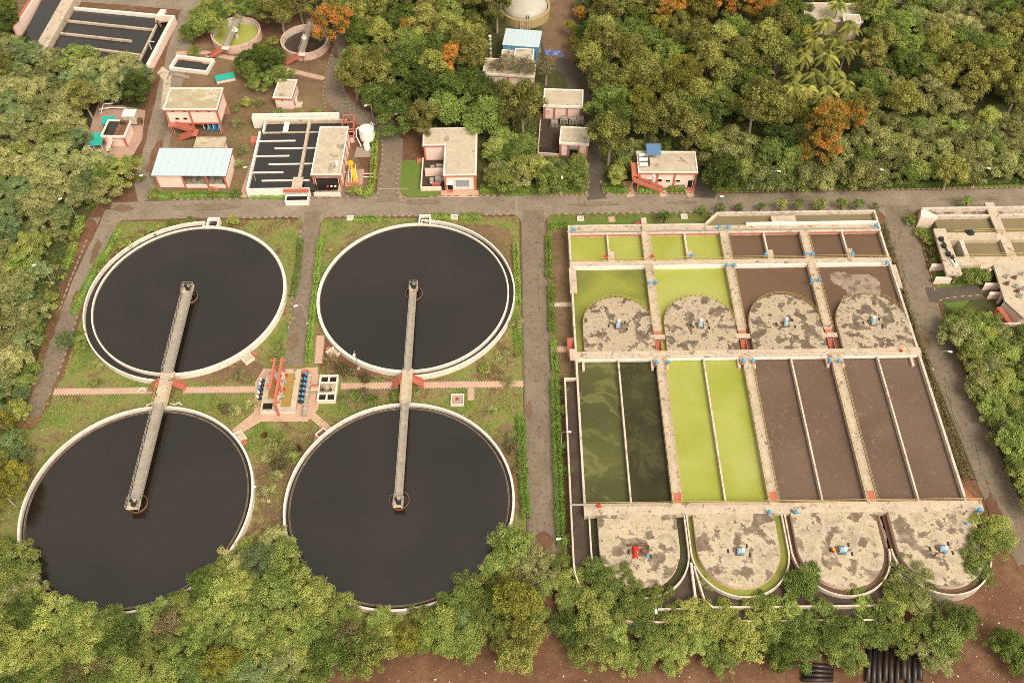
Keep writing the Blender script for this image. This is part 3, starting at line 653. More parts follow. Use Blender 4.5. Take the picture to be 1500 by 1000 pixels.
for i in range(4): st.box(hx+0.1,hx+1.3,hy-0.7+i*0.28,hy-0.42+i*0.28,0,0.85-0.2*i)
st.build('stair','terracotta',t)
# valve chamber beside it
cx0, cx1 = xy(471,550,1)[0], xy(498,550,1)[0]; cyN = xy(484,549,1)[1]; cyS = xy(481,587,1)[1]
t = root('valve_chamber', ((cx0+cx1)/2-0.3,(cyN+cyS)/2,0), 'cream concrete chamber with four square openings next to the pump station', 'chamber')
hx, hy = (cx1-cx0)/2, (cyN-cyS)/2
b = MB(); b.box(-hx,hx,-hy,hy,0,0.55)
for xa, xb in ((-hx,-hx+.3),(-0.15,0.15),(hx-.3,hx)): b.box(xa,xb,-hy,-hy+2.0,.55,1.1); b.box(xa,xb,hy-2.0,hy,.55,1.1)
for ya in (-hy,-hy+1.75,hy-.25,hy-2.0):
    for xa, xb in ((-hx+.3,-.15),(.15,hx-.3)): b.box(xa,xb,ya,ya+.25,.55,1.1)
b.box(-hx,hx,-hy+2.0,hy-2.0,.55,1.05)
b.build('wall','pink_wall',t)
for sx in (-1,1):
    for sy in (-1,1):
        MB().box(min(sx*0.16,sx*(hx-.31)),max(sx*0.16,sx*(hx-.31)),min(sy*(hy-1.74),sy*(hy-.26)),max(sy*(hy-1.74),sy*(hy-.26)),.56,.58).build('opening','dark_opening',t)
MB().box(-hx+.3,hx-.3,-hy+2.05,hy-2.05,1.051,1.07).build('top_slab','slab_leopard',t)
for sx in (-1,1):
    q = MB().lathe((sx*0.8,-hy+2.2,1.05),[(0.06,0),(0.06,0.7),(0.3,0.72),(0.3,0.78)],10); q.build('handwheel','dark_metal',t)
b = MB()
for i in range(4): b.box(-hx-1.4,-hx-0.2,0.2+i*0.3,0.5+i*0.3,0,1.0-0.22*i)
b.build('stair','terracotta',t); MB().box(-hx-1.5,-hx+0.2,-0.7,0.2,0.9,1.08).build('landing','walk_concrete',t)
# square manhole
c = xy(670,585,0.6); t = root('manhole_chamber', (c[0],c[1],0), 'small square cream manhole box with rusty cover on the grass', 'manhole')
b = MB(); frame_box(b,-1.3,1.3,-1.3,1.3,0,0.75,0.2); b.box(-1.1,1.1,-1.1,1.1,0,0.5); b.build('wall','rim_white',t)
MB().box(-1.09,1.09,-1.09,1.09,0.501,0.53).build('cover','tile_pink',t); MB().box(-0.35,0.35,-0.1,0.5,0.53,0.6).build('hatch','rust',t)
for i,(px,py,lb) in enumerate(((513,319,'small white manhole box on the verge left of the clarifier outlet'),(666,318,'small white manhole box on the verge between two clipped hedges'),(850,320,'small white manhole box on the lawn near the straight road'),(1002,317,'small white manhole box on the lawn beside the tank inlet'))):
    c = xy(px,py,.3); t = root('manhole_box',(c[0],c[1],0),lb,'manhole','small manhole boxes along the main road')
    b = MB(); frame_box(b,-.75,.75,-.6,.6,0,.5,.15); b.build('wall','white_paint',t); MB().box(-.6,.6,-.45,.45,0,.4).build('cover','walk_concrete',t)

# ------------------------------------------------------------------ aeration tank: four lanes side by side
XS = [11.7, 28.45, 45.7, 63.3, 80.15]; CXS = [(XS[i]+XS[i+1])/2 for i in range(4)]
TZ, WZ = 3.0, 2.0
T = root('aeration_tank', (46,-25,0), 'huge concrete aeration tank of four lanes holding green and brown water', 'treatment tank')
EXCL.append([(8.5,21.5),(82.5,21.5),(82.5,-73),(8.5,-73)])
def tp(b, name, mats, parent=None, **k): return b.build(name, mats, parent or T, local=parent is not None, **k)
def bxp(name, mat, x0,x1,y0,y1,z0,z1): return tp(MB().box(x0,x1,y0,y1,z0,z1), name, mat)
def wsheet(name, mat, x0,x1,y0,y1,z=WZ): return tp(MB().sheet([(x0,y0),(x1,y0),(x1,y1),(x0,y1)],z), name, mat)
YN, YG1, YG0, YM1, YM0, YB1, YB0 = 14.9, 7.0, 5.3, -17.2, -19.0, -51.3, -53.4
rows = [('water_lime','water_lime','water_brown_still','water_brown_still'), ('water_olive','water_lime','water_brown_still','water_brown_still')]
for i in range(4):
    a, c = XS[i]+0.2, XS[i+1]-0.2
    wsheet('water', rows[0][i], a,c,YG1,YN); wsheet('water', rows[1][i], a,c,YM1,YG0)
    if i == 0:
        wsheet('water','water_algae',a,CXS[0]-0.2,YB1,YM0,WZ-0.25); wsheet('water','water_murk',CXS[0]+0.2,c,YB1,YM0,WZ-0.25)
    else: wsheet('water',('','water_lime','water_brown','water_brown')[i],a,c,YB1,YM0,WZ)
bxp('outer_wall','cream_wall',XS[0]-0.2,XS[0]+0.2,-23.8,YN,0,TZ); bxp('outer_wall','cream_wall',XS[0]-0.2,XS[0]+0.2,YB1,-23.8,0,TZ-0.003)
bxp('outer_wall','cream_wall',XS[4]-0.2,XS[4]+0.25,YM1,YN,0,TZ); bxp('outer_wall','cream_wall',XS[4]-0.25,XS[4]+0.2,YB1,YM1,0,TZ-0.003)
# north gallery with trough and inlet chamber
bxp('north_wall','cream_wall',XS[0]-0.2,XS[4]+0.25,YN,YN+0.4,0,TZ+0.02); bxp('gallery_wall','cream_wall',XS[0]-0.2,42.0,17.2,17.6,0,TZ+0.15)
bxp('gallery_floor','walk_concrete',XS[0]-0.2,42.0,YN+0.4,17.2,0,TZ-0.35); bxp('gallery_wall','cream_wall',XS[0]-0.2,XS[0]+0.2,YN+0.4,17.2,TZ-0.35,TZ+0.1)
bxp('gallery_beam','terracotta',XS[0]+0.3,XS[4]-0.3,YN-0.14,YN-0.004,TZ-0.55,TZ-0.2)
tp(MB().tube([(XS[0]-0.5,YN+0.65,TZ+0.2),(79.6,YN+0.65,TZ+0.2)],0.16,8),'air_pipe','grey_metal',smooth=True)
tp(MB().prism([(42.0,17.2),(45.2,20.5),(80.3,20.5),(80.3,20.9),(45.0,20.9),(41.9,17.6)],0,TZ+0.3),'inlet_wall','cream_wall'); bxp('inlet_wall','cream_wall',80.0,80.4,YN+0.4,20.5,0,TZ+0.28)
tp(MB().prism([(42.0,17.2),(45.2,20.5),(80.0,20.5),(80.0,17.2)],0,TZ-0.7),'inlet_water','water_silt')
bxp('gallery_floor','walk_concrete',42.0,80.0,YN+0.4,17.2,0,TZ-0.1)
bxp('inlet_weir','white_paint',51.0,79.9,17.0,17.45,TZ-0.1,TZ+0.5); bxp('inlet_bridge','walk_concrete',56.8,62.2,17.5,19.4,TZ-0.4,TZ+0.35)
# gallery between the two upper rows
gw = tp(MB().box(XS[0]-0.1,XS[4]+0.4,YG0+0.35,YG1,0,TZ+0.05),'cross_walkway','walk_concrete')
bxp('fascia','white_paint',XS[0]+0.3,XS[4]-0.25,YG0,YG0+0.345,0,TZ-0.05)
r = MB(); railing(r,[(XS[0],YG1-0.05,TZ),(XS[4],YG1-0.05,TZ)],1.0,0.035); tp(r,'railing','yellow_rail',gw).matrix_parent_inverse = Matrix.Identity(4)
for i in range(4):                              # cell dividers of the top row
    bxp('divider','cream_wall',CXS[i]-0.19,CXS[i]+0.19,YG1,YN,0,TZ); bxp('pad','walk_concrete',CXS[i]-0.25,CXS[i]+1.1,YG1,YG1+2.6,TZ-0.3,TZ+0.04)
for i in (1,2,3):
    x = XS[i]; wd = 1.7
    w1 = bxp('lane_walkway','walk_concrete',x-wd/2,x+wd/2,YG1,YN,0,TZ+0.06); w2 = bxp('lane_walkway','walk_concrete',x-wd/2,x+wd/2,-12.2,YG0+0.34,0,TZ+0.06)
    w3 = bxp('lane_walkway','walk_concrete',x-0.9,x+0.8,YB1,YM0,0,TZ+0.055)
    for wl, ya, yb, hw in ((w1,YG1,YN,wd/2),(w2,-12.2,YG0,wd/2),(w3,YB1,YM0,0.85)):
        r = MB(); railing(r,[(x-hw+0.02,ya,TZ),(x-hw+0.02,yb,TZ)],1.0,0.03); railing(r,[(x+hw-0.02,ya,TZ),(x+hw-0.02,yb,TZ)],1.0,0.03); r.build('railing','yellow_rail',wl)
    bxp('walkway_tip','terracotta',x-0.75,x+0.75,-13.2,-12.2,TZ-0.6,TZ+0.02); bxp('red_mat','terracotta',x-0.7,x+0.7,YB1+0.2,YB1+2.2,TZ+0.056,TZ+0.075)
    bxp('cross_slab','walk_concrete',x-1.5,x+1.5,-14.2,-13.2,TZ-0.3,TZ+0.09)
    s_ = MB(); 
    for k in range(9): s_.box(x-0.5,x+0.5,YM1+0.1+k*0.31,YM1+0.33+k*0.31,TZ-1.2+0.1*k,TZ-1.05+0.1*k)
    s_.box(x-0.62,x-0.5,YM1,-14.2,TZ-1.2,TZ-0.1); s_.box(x+0.5,x+0.62,YM1,-14.2,TZ-1.2,TZ-0.1); tp(s_,'stair','terracotta')
    bxp('valve_deck','walk_concrete',x-1.4,x+1.4,YM0-1.3,YM0-0.003,TZ-0.25,TZ+0.10)
    for sx in (-1,1): bxp('bracket','terracotta',x+sx*1.25-0.25,x+sx*1.25+0.25,YM0-1.6,YM0-1.3,TZ-0.9,TZ-0.1)
nst = tp(MB().box(XS[1]-0.6,XS[1]+0.6,YN+0.4,19.6,TZ-0.2,TZ+0.22),'landing','walk_concrete'); b = MB()
for k in range(9): b.box(XS[1]-0.7-k*0.34,XS[1]-0.36-k*0.34,18.0,19.3,0,TZ-0.1-k*0.33)
b.build('stair','terracotta',nst)
bxp('side_landing','walk_concrete',XS[0]-0.5,XS[0]+1.0,-1.8,5.2,TZ-0.35,TZ+0.08)
b = MB()
for k in range(9): b.box(10.1,11.4,-16.4+k*0.32,-16.08+k*0.32,0,0.4+0.3*k)
tp(b,'stair','terracotta'); bxp('side_landing','walk_concrete',10.4,XS[0]-0.21,YM0-0.2,-16.45,TZ-0.2,TZ+0.07)
bxp('side_landing','walk_concrete',XS[4]+0.26,XS[4]+1.0,-1.5,4.8,TZ-0.35,TZ+0.05)
# covered ends, north (half discs) and south (U shaped)
covers = []
for i in range(4):
    c = CXS[i]+(0.5,0.3,0.35,0.6)[i]; rr_ = (7.15,7.3,7.4,7.5)[i]
    if i == 3: rr_ = 7.25; c = CXS[i]+0.9
    cv = tp(MB().prism(halfdisc(c,YM1-0.0,-10.4,rr_),1.0,TZ+0.08,0,1),'end_cover',['pink_dirty','slab_leopard'],smooth=False); covers.append((cv,c,-10.9))
    n_ = 20; r = MB(); railing(r,[(c-(rr_-.1)*math.cos(math.pi*k/n_),-10.4+(rr_-.1)*math.sin(math.pi*k/n_),TZ+0.08) for k in range(n_+1)],1.0,0.03,1.2); r.build('railing','yellow_rail',cv)
    c2 = CXS[i]+(0.75,0.95,1.2,1.35)[i]; r2 = (7.0,7.2,7.45,7.45)[i]
    cv = tp(MB().prism(halfdisc(c2,YB0,-60.0,r2,north=False),0.8,TZ+0.10,0,1),'end_cover',['pink_dirty','slab_ragged']); covers.append((cv,c2,-60.6))
mw = tp(MB().box(XS[0]-0.3,XS[4]+0.5,YM0,YM1-0.004,0,TZ+0.04),'cross_walkway','walk_concrete')
bxp('fascia','white_paint',XS[0]+0.3,XS[4]-0.3,YM0-0.14,YM0-0.004,TZ-0.75,TZ+0.0)
for i in range(4):
    bxp('column','pink_dirty',XS[i]+1.1,XS[i]+1.6,YM0-2.2,YM0-0.15,0,TZ-0.4); bxp('column','pink_dirty',XS[i+1]-1.9,XS[i+1]-1.4,YM0-2.2,YM0-0.15,0,TZ-0.4)
pl = MB(); zz = TZ+0.22; pts = []
for i in range(5):
    x = XS[i]; pts += [(x-2.2,YM0+0.35,zz),(x-1.3,YM0+0.95,zz),(x+1.3,YM0+0.95,zz),(x+2.2,YM0+0.35,zz)]
tp(MB().tube(pts[2:-2],0.12,6),'pipe','cream_wall'); bw_ = tp(MB().box(XS[0]-0.2,XS[4]+2.6,YB0+0.004,YB1,0.9,TZ+0.11),'cross_walkway','walk_concrete')
r = MB(); railing(r,[(XS[0],YB1-0.08,TZ+0.1),(XS[4]+2.5,YB1-0.08,TZ+0.1)],1.0,0.04); r.build('railing','yellow_rail',bw_)
tp(MB().tube([(XS[0]-2.3,YB1-0.15,TZ+0.45),(26.4,YB1-0.15,TZ+0.45),(27.2,YB1-0.6,TZ+0.45)],0.2,8),'air_pipe','grey_metal',smooth=True)
tp(MB().tube([(29.8,YB1-0.6,TZ+0.42),(30.6,YB1-0.15,TZ+0.42),(44,YB1-0.15,TZ+0.42),(45,YB1-0.5,TZ+0.42)],0.16,8),'air_pipe','grey_metal',smooth=True)
for i in range(4): bxp('divider','cream_wall',CXS[i]-0.16,CXS[i]+0.16,YB1,YM0-0.15,0,TZ-0.05)
# south ends: water inside each U, U walls, then the outer brown channel
for i in range(4):
    c = (20.9,38.3,55.8,73.2)[i]; hw = 8.35
    poly = halfdisc(c,YB0,-60.2,hw,north=False)
    tp(MB().prism(poly,0,(WZ-0.2,WZ,WZ-0.05,WZ-0.1)[i]),'water',('water_murk','water_olive','water_brown_still','water_brown_still')[i])
    tp(MB().ring(c,-60.2,hw,hw+0.28,0,TZ-0.35,180,360,n=40),'curved_wall','cream_wall')
    for s in (-1,1):
        if (i,s) in ((2,1),(3,-1)): continue
        x = c+s*(hw+0.14); bxp('side_wall','cream_wall',x-0.14,x+0.14,-60.2,YB0,0,TZ-0.353)
bxp('side_wall','cream_wall',9.1,9.4,-62,-23.6,0,TZ-0.4); bxp('side_wall','cream_wall',9.1,XS[0]-0.2,-23.6,-23.2,0,TZ-0.3)
tp(MB().ring(20.1,-62,10.7,11.0,0,TZ-0.4,180,270,n=24),'curved_wall','cream_wall'); bxp('outer_wall','pink_wall',20.1,60.5,-73.0,-72.7,0,TZ-0.4)
bxp('side_wall','pink_wall',29.4,29.75,-70.5,-62.4,0,TZ-0.25); bxp('inner_wall','cream_wall',23,29.75,-70.85,-70.5,0,TZ-0.25)
tp(MB().prism([(30.1,-63),(31.2,-69.2),(32.4,-70.3),(60,-70.3),(60,-70.6),(32.2,-70.6),(30.9,-69.3),(29.85,-63)],0,TZ-0.25),'inner_wall','cream_wall')
tp(MB().prism([(60.2,-73),(63.8,-66.4),(64.1,-66.5),(60.5,-73)],0,TZ-0.2),'wing_wall','cream_wall'); tp(MB().prism([(64.6,-63),(65.2,-66.8),(62.6,-71.5),(62.9,-71.6),(65.5,-66.9),(64.9,-63)],0,TZ-0.2),'wing_wall','cream_wall')
wsheet('channel_water','water_channel',9.4,XS[0]-0.2,-62,-23.6,1.9)
tp(MB().prism([(9.4,-62)]+[(20.1-10.7*math.cos(R(a)),-62-10.7*math.sin(R(a))) for a in range(0,91,9)]+[(60,-72.7),(63.7,-66.5),(64.4,-53.5),(9.4,-53.5)],0,1.65),'channel_water','water_channel')
# stair at the east end
b = MB()
for k in range(10): b.box(XS[4]+0.5,XS[4]+2.0,YB1+0.1+k*0.42,YB1+0.5+k*0.42,max(0,TZ-0.6-k*0.3),TZ-0.2-k*0.3)
so_ = tp(b,'stair','terracotta'); r = MB()
for sx in (0.4,2.1): r.bar((XS[4]+sx,YB1,TZ+0.9),(XS[4]+sx,YB1+4.3,0.9),0.07,0.07); r.bar((XS[4]+sx,YB1,TZ+0.4),(XS[4]+sx,YB1+4.3,0.4),0.07,0.07)
r.build('railing','yellow_rail',so_)
# aerator drives on the covers
for k,(cv,x,y) in enumerate(covers):
    south = k % 2
    if k == 1:
        b = MB().box(x-0.2,x+1.1,y-0.7,y+0.6,TZ+.1,TZ+.35); b.lathe((x+0.45,y,TZ+.35),[(0.3,0),(0.25,0.5),(0.1,0.55)],10); d = b.build('aerator_drive','rust',cv)
        b = MB().box(x-2.2,x+1.4,y+1.2,y+1.35,TZ+.1,TZ+.7); b.bar((x+1.5,y-0.7,TZ+.6),(x+1.3,y+1.3,TZ+.6),0.12,0.12); b.bar((x-1.9,y-0.7,TZ+.6),(x-1.7,y+1.3,TZ+.6),0.12,0.12); b.build('barrier','rust',d)
        b = MB(); n = 9; rr = random.Random(4)
        for j in range(n+1):
            for q in range(6): b.v.append((x-1.35+0.17*q+rr.uniform(-.05,.05)+(0.3 if j>6 and q>3 else 0), y-1.2+j*0.24, TZ+0.15+0.75*math.sin(math.pi*q/5)*(0.6+0.4*math.sin(math.pi*j/n))+rr.uniform(-.06,.06)))
        for j in range(n):
            for q in range(5): b.f.append((j*6+q,j*6+q+1,j*6+q+7,j*6+q+6)); b.m.append(0)
        b.build('red_tarpaulin','red_paint',d)
    else:
        b = MB().box(x-0.75,x+0.75,y-0.8,y+0.7,TZ+.1,TZ+.26); b.box(x-0.9,x-0.5,y-0.2,y+0.5,TZ+.26,TZ+.5); d = b.build('aerator_drive','rust',cv)
        b = MB().box(x-0.45,x+0.4,y-0.6,y+0.35,TZ+.26,TZ+.8); b.lathe((x-0.05,y-0.1,TZ+.8),[(0.34,0),(0.34,0.2),(0.2,0.3)],12); b.build('gearbox','light_blue_paint',d)
        ox, oy = (0.55,-0.1) if south else (0.2,0.75)
        MB().lathe((x+ox,y+oy,TZ+.26),[(0.36,0),(0.36,0.75),(0.28,0.95),(0.1,1.0)],14).build('motor','white_paint',d)
        if south: MB().box(x+0.2,x+0.75,y-0.75,y-0.35,TZ+.26,TZ+.6).build('guard','blue_paint',d)
    for j,(dx,dy) in enumerate(((-1.9,0.1),(1.8,-0.7),(1.5,1.0))):
        MB().box(x+dx-0.14,x+dx+0.14,y+dy-0.4,y+dy+0.3,TZ+.1,TZ+.22).build('hatch','dark_metal',cv)
# gate actuators (small blue or red heads on short stems)
act = MB(); act.lathe((0,0,0),[(0.22,0),(0.14,0.1),(0.14,0.75)],8); act_me = act.mesh('stem','grey_metal')
hd = MB(); hd.lathe((0,0,0.7),[(0.16,0),(0.32,0.08),(0.34,0.45),(0.18,0.6)],10); hd.bar((0.1,-0.1,0.95),(0.5,-0.25,0.95),0.2,0.2)
head_b = hd.mesh('actuator_head','blue_paint'); head_r = hd.mesh('actuator_head','red_paint')
for px,py,cl in ((840,336,0),(887,376,1),(955,375,1),(1013,374,0),(1064,388,0),(1075,388,0),(950,414,0),(960,413,0),(1121,372,0),(1179,371,0),(1189,371,0),(1248,371,0),(1188,411,0),(1199,409,0),(1298,384,0),(1053,332,0),(1066,332,0),(1282,330,0),(1215,528,0),(1228,528,0),(961,530,0),(978,530,0),(1088,528,0),(1102,528,0),(877,740,1),(1126,749,0),(1165,749,0),(1433,746,0)):
    p = at(px,py+2,TZ+0.5)
    o = link('gate_actuator', act_me, T, True); o.location = (p[0]-46,p[1]+25,TZ); h = link('actuator_head', head_r if cl else head_b, o, True)
# foam raft on the brown water of the last lane
rr = random.Random(11); b = MB(); pts = []
cxf, cyf = xy(1262,424,WZ)
outl = [(1215,402),(1228,398),(1250,402),(1270,402),(1285,408),(1290,424),(1288,434),(1278,441),(1262,438),(1245,442),(1238,446),(1232,438),(1240,428),(1232,420),(1219,414)]
W_ = [xy(a,c,WZ+0.04) for a,c in outl]; sm_ = smooth_line(W_+[W_[0]],6)[:-1]
b.sheet([(p[0]+rr.uniform(-.18,.18),p[1]+rr.uniform(-.18,.18)) for p in sm_],WZ+0.04); tp(b,'foam_raft','foam')
b = MB(); L_ = smooth_line([(64.3,-53.6),(64.5,-57),(64.2,-60),(64.6,-63)],6); b.sheet([(p[0]+rr.uniform(0,.4),p[1]) for p in L_]+[(p[0]-rr.uniform(0.1,.4),p[1]) for p in L_[::-1]],1.72); tp(b,'foam_raft','foam')

# ------------------------------------------------------------------ settling tank at the right edge
bx = lambda px,py,z: xy(px,py,z)
tR = root('grit_tank', (*xy(1440,370),0), 'pale pink raised tank with walkways and olive water at the right edge', 'treatment tank')
EXCL.append([xy(1345,305),xy(1560,305),xy(1560,480),xy(1470,470),(xy(1390,420))])
zt = 3.2
xa, yb_ = bx(1350,305,zt); x1r = xa+46; yr0 = bx(1380,341,zt)[1]; yr1 = bx(1400,352,zt)[1]; yr2 = bx(1420,376,zt)[1]; yr3 = bx(1420,388,zt)[1]; yback = yb_
def rp(b,name,mats): return b.build(name,mats,tR,local=False)
rp(MB().box(xa,x1r,yback-0.5,yback,0,zt+0.3),'back_wall','cream_wall'); rp(MB().box(xa+2.5,x1r,yback-2.6,yback-2.1,0,zt),'launder_wall','cream_wall'); rp(MB().box(xa+0.6,x1r,yback-2.1,yback-0.5,0,zt-0.8),'launder_floor','slab_leopard')
rp(MB().box(xa+2.5,x1r,yr0,yback-2.6,0,zt-1.0),'water','water_silt'); rp(MB().box(xa+6.5,x1r,yr2,yr1,0,zt-1.0),'water','water_silt')
rp(MB().prism([(xa-1.0,yback-2.9),(xa+2.2,yback-3.2),(xa+3.0,yback-2.6),(xa+0.6,yback-0.5),(xa,yback)],0,zt+0.1),'end_wall','pink_wall')
for n_,(a,c) in enumerate(((yr1,yr0),(yr3,yr2))):
    wk = rp(MB().box(xa+2.6,x1r,a,c,0 if n_==0 else 1.6,zt),'walkway','walk_concrete'); r = MB(); railing(r,[(xa+5,c,zt),(x1r,c,zt)],1.0,0.04); r.build('railing','yellow_rail',wk)
rp(MB().box(xa+8.3,x1r-18,yr3-0.06,yr3-0.004,zt-1.9,zt-0.05),'front_face','pink_wall')
lw = bx(1370,335,zt); le = bx(1396,402,zt)
wkl = rp(MB().prism([(lw[0]-0.4,lw[1]),(lw[0]+2.2,lw[1]),(le[0]+2.0,le[1]),(le[0]-1.4,le[1])],zt-0.5,zt+0.08),'side_walkway','walk_concrete')
for px in (1472,1455): pass
dv = bx(1455,310,zt)[0]; rp(MB().prism([(dv-1.1,yback+1.5),(dv+0.9,yback+1.5),(dv+0.9,yr0),(dv-1.1,yr0)],zt-0.4,zt+0.05),'divider_walkway','walk_concrete'); d2 = bx(1476,360,zt)[0]; rp(MB().box(d2-1.0,d2+1.0,yr2,yr1,zt-1.5,zt+0.05),'divider_walkway','walk_concrete')
rp(MB().box(xa+5.6,xa+6.5,yr2,yr1,0,zt+0.03),'divider_walkway','cream_wall')
for px,py,ln in ((1362,389,3.2),(1368,408,3.6),(1440,417,3.4),(1447,430,3.2)):
    p = at(px,py,1.2); rp(MB().prism([(p[0],p[1]-0.5),(p[0]+ln,p[1]-0.5),(p[0]+ln,p[1]+0.2),(p[0]+0.4,p[1]+0.2)],0,1.6),'buttress','pink_wall')
for px,py in ((1398,384),(1404,399),(1452,392),(1470,430)): p = at(px,py,zt); rp(MB().box(p[0]-0.25,p[0]+0.25,p[1]-0.25,p[1]+0.25,0,zt-0.5),'column','pink_dirty')
k0 = bx(1455,387,zt); k1 = bx(1472,441,zt); 
rp(MB().prism([k0,(k0[0]+14,k0[1]),(k1[0]+12,k1[1]-4),bx(1500,466,zt),k1],zt-0.5,zt+0.02),'screen_deck','roof_concrete')
rp(MB().prism([bx(1471,440,zt),bx(1477,434,zt),bx(1520,452,zt),bx(1520,470,zt),bx(1497,462,zt)],0,zt-0.6),'deck_base','pink_wall')
b = MB()
for k in range(8): p = at(1466+k*3,448+k*1.7,zt-0.3*0); b.box(p[0]-0.5,p[0]+0.5,p[1]-0.2,p[1]+0.2,0,2.6-0.28*k)
rp(b,'stair','terracotta')
rr = random.Random(5)
for k in range(9):
    p = at(1480+rr.uniform(-6,20),398+rr.uniform(0,40),zt); b = MB().lathe((p[0],p[1],zt),[(0.4,0),(0.35,0.5),(0.15,0.6),(0.15,0.9)],10); b.bar((p[0]-0.7,p[1],zt+0.3),(p[0]+0.6,p[1]+0.5,zt+0.3),0.3,0.3); rp(b,'machine','grey_metal' if k%3 else 'rust')
p = at(1421,341,zt); b = MB().lathe((p[0],p[1],zt),[(0.9,0),(0.9,0.25),(0.5,0.3),(0.45,0.7)],14); b.bar((p[0]-1.4,p[1]+0.3,zt+0.4),(p[0]+0.2,p[1],zt+0.4),0.4,0.4); rp(b,'scraper_drive','dark_metal')
for px,py in ((1378,352),(1382,362),(1388,374),(1393,379)):
    p = at(px,py,zt); b = MB().box(p[0]-0.4,p[0]+0.4,p[1]-0.4,p[1]+0.4,zt+.08,zt+0.8); b.bar((p[0],p[1],zt+.5),(p[0]+0.3,p[1]-1.6,zt+.5),0.25,0.25); rp(b,'gate_machine','dark_metal')
p = at(1390,384,zt); rp(MB().bar((p[0]+0.5,p[1]+1.2,zt+.3),(p[0]+1.1,p[1]-1.4,zt+.3),0.8,0.4),'panel','white_paint')
c = xy(1480,486,1.5); t = root('inlet_box', (c[0],c[1],0), 'small open pink concrete box below the right edge tank', 'chamber'); b = MB(); frame_box(b,-2.1,2.1,-1.5,1.5,0,2.6,0.3); b.build('wall','pink_wall',t); MB().box(-1.79,1.79,-1.19,1.19,0,1.6).build('floor','stone',t)

# ------------------------------------------------------------------ buildings
def frame(fl, fr, bl, h):
    a = at(*fl, h)[:2]; b = at(*fr, h)[:2]; c = at(*bl, h)[:2]
    u = (b-a); w_ = np.linalg.norm(u); u = u/w_; n = np.array([-u[1],u[0]]); return a, w_, float((c-a)@n), math.atan2(u[1],u[0])
def building(name, label, fl, fr, bl, h, cat='building', roof='roof_concrete', edge='terracotta', wall='pink_wall', over=0.35, cols=(), wins=(), z0=0.0, rim='white_paint', colmat='terracotta', side_cols=0, door=(), solid=True):
    a, W, D, rz = frame(fl, fr, bl, h); t = root(name, (a[0],a[1],0), label, cat, rz=rz)
    u = np.array([math.cos(rz),math.sin(rz)]); n = np.array([-u[1],u[0]]); EXCL.append([tuple(a-u-n), tuple(a+u*(W+1)-n), tuple(a+u*(W+1)+n*(D+1)), tuple(a-u+n*(D+1))])
    if solid: MB().box(over,W-over,over,D-over,z0,h-0.35).build('wall',wall,t)
    rf = MB().box(0,W,0,D,h-0.52,h-0.10).build('roof',edge,t)
    b = MB(); frame_box(b,0.03,W-0.03,0.03,D-0.03,h-0.12,h+0.12,0.28); b.build('parapet',rim,rf)
    MB().box(0.31,W-0.31,0.31,D-0.31,h-0.12,h-0.06).build('roof_screed',roof,rf)
    for fx in cols: x = over+fx*(W-2*over); MB().box(x-0.22,x+0.22,over-0.16,over+0.05,0,h-0.35).build('column',colmat,t)
    for k in range(side_cols):
        y = over+(D-2*over)*k/(max(1,side_cols-1)); MB().box(W-over-0.05,W-over+0.14,y-0.2,y+0.2,0,h-0.352).build('column',colmat,t)
    for x in (over+0.5,W-over-0.5): MB().tube([(x,over-0.12,0.1),(x,over-0.12,h-0.5)],0.07,6).build('downpipe','white_paint',t)
    for (fx,zc,ww,hh,mt) in wins:
        x = fx*W; fo = MB(); y = over
        fo.box(x-ww/2-0.05,x-ww/2,y-0.06,y+0.02,zc-hh/2-0.05,zc+hh/2+0.05); fo.box(x+ww/2,x+ww/2+0.05,y-0.06,y+0.02,zc-hh/2-0.05,zc+hh/2+0.05); fo.box(x-ww/2,x+ww/2,y-0.06,y+0.02,zc+hh/2,zc+hh/2+0.05); fo.box(x-ww/2,x+ww/2,y-0.06,y+0.02,zc-hh/2-0.05,zc-hh/2)
        wn = fo.build('window','pink_dirty',t); MB().box(x-ww/2,x+ww/2,y-0.03,y+0.01,zc-hh/2,zc+hh/2).build('pane',mt,wn)
        MB().box(x-ww/2-0.25,x+ww/2+0.25,y-0.18,y+0.01,zc+hh/2+0.12,zc+hh/2+0.18).build('sunshade','pink_wall',wn)
    for (fx,ww,hh,mt) in door:
        x = fx*W; dr = MB().box(x-ww/2,x+ww/2,over-0.05,over+0.01,0.05,hh).build('door',mt,t)
        MB().box(x+ww/2-0.2,x+ww/2-0.12,over-0.09,over-0.05,1.0,1.2).build('handle','grey_metal',dr)
    return t, W, D
def stair_run(parent, p, q, wd, n=10, mat='terracotta', rail='terracotta'):
    """straight flight from the high point p to the low point q (local coordinates)"""
    p = Vector(p); q = Vector(q); b = MB(); d = Vector((q.x-p.x,q.y-p.y,0)); L_ = d.length; d.normalize(); s = Vector((-d.y,d.x,0))
    for i in range(n):
        f0, f1 = i/n, (i+1)/n; z = p.z+(q.z-p.z)*f1
        a = p+(q-p)*f0; c = p+(q-p)*f1; a = Vector((a.x,a.y,z)); c = Vector((c.x,c.y,z)); b.bar(a,c,wd,0.22)
    o = b.build('stair',mat,parent); r = MB()
    for sg in (-1,1):
        e = s*(sg*wd/2); r.bar(p+e+Vector((0,0,0.45)),q+e+Vector((0,0,0.45)),0.12,0.8)
    r.build('stair_parapet',rail,o); return o
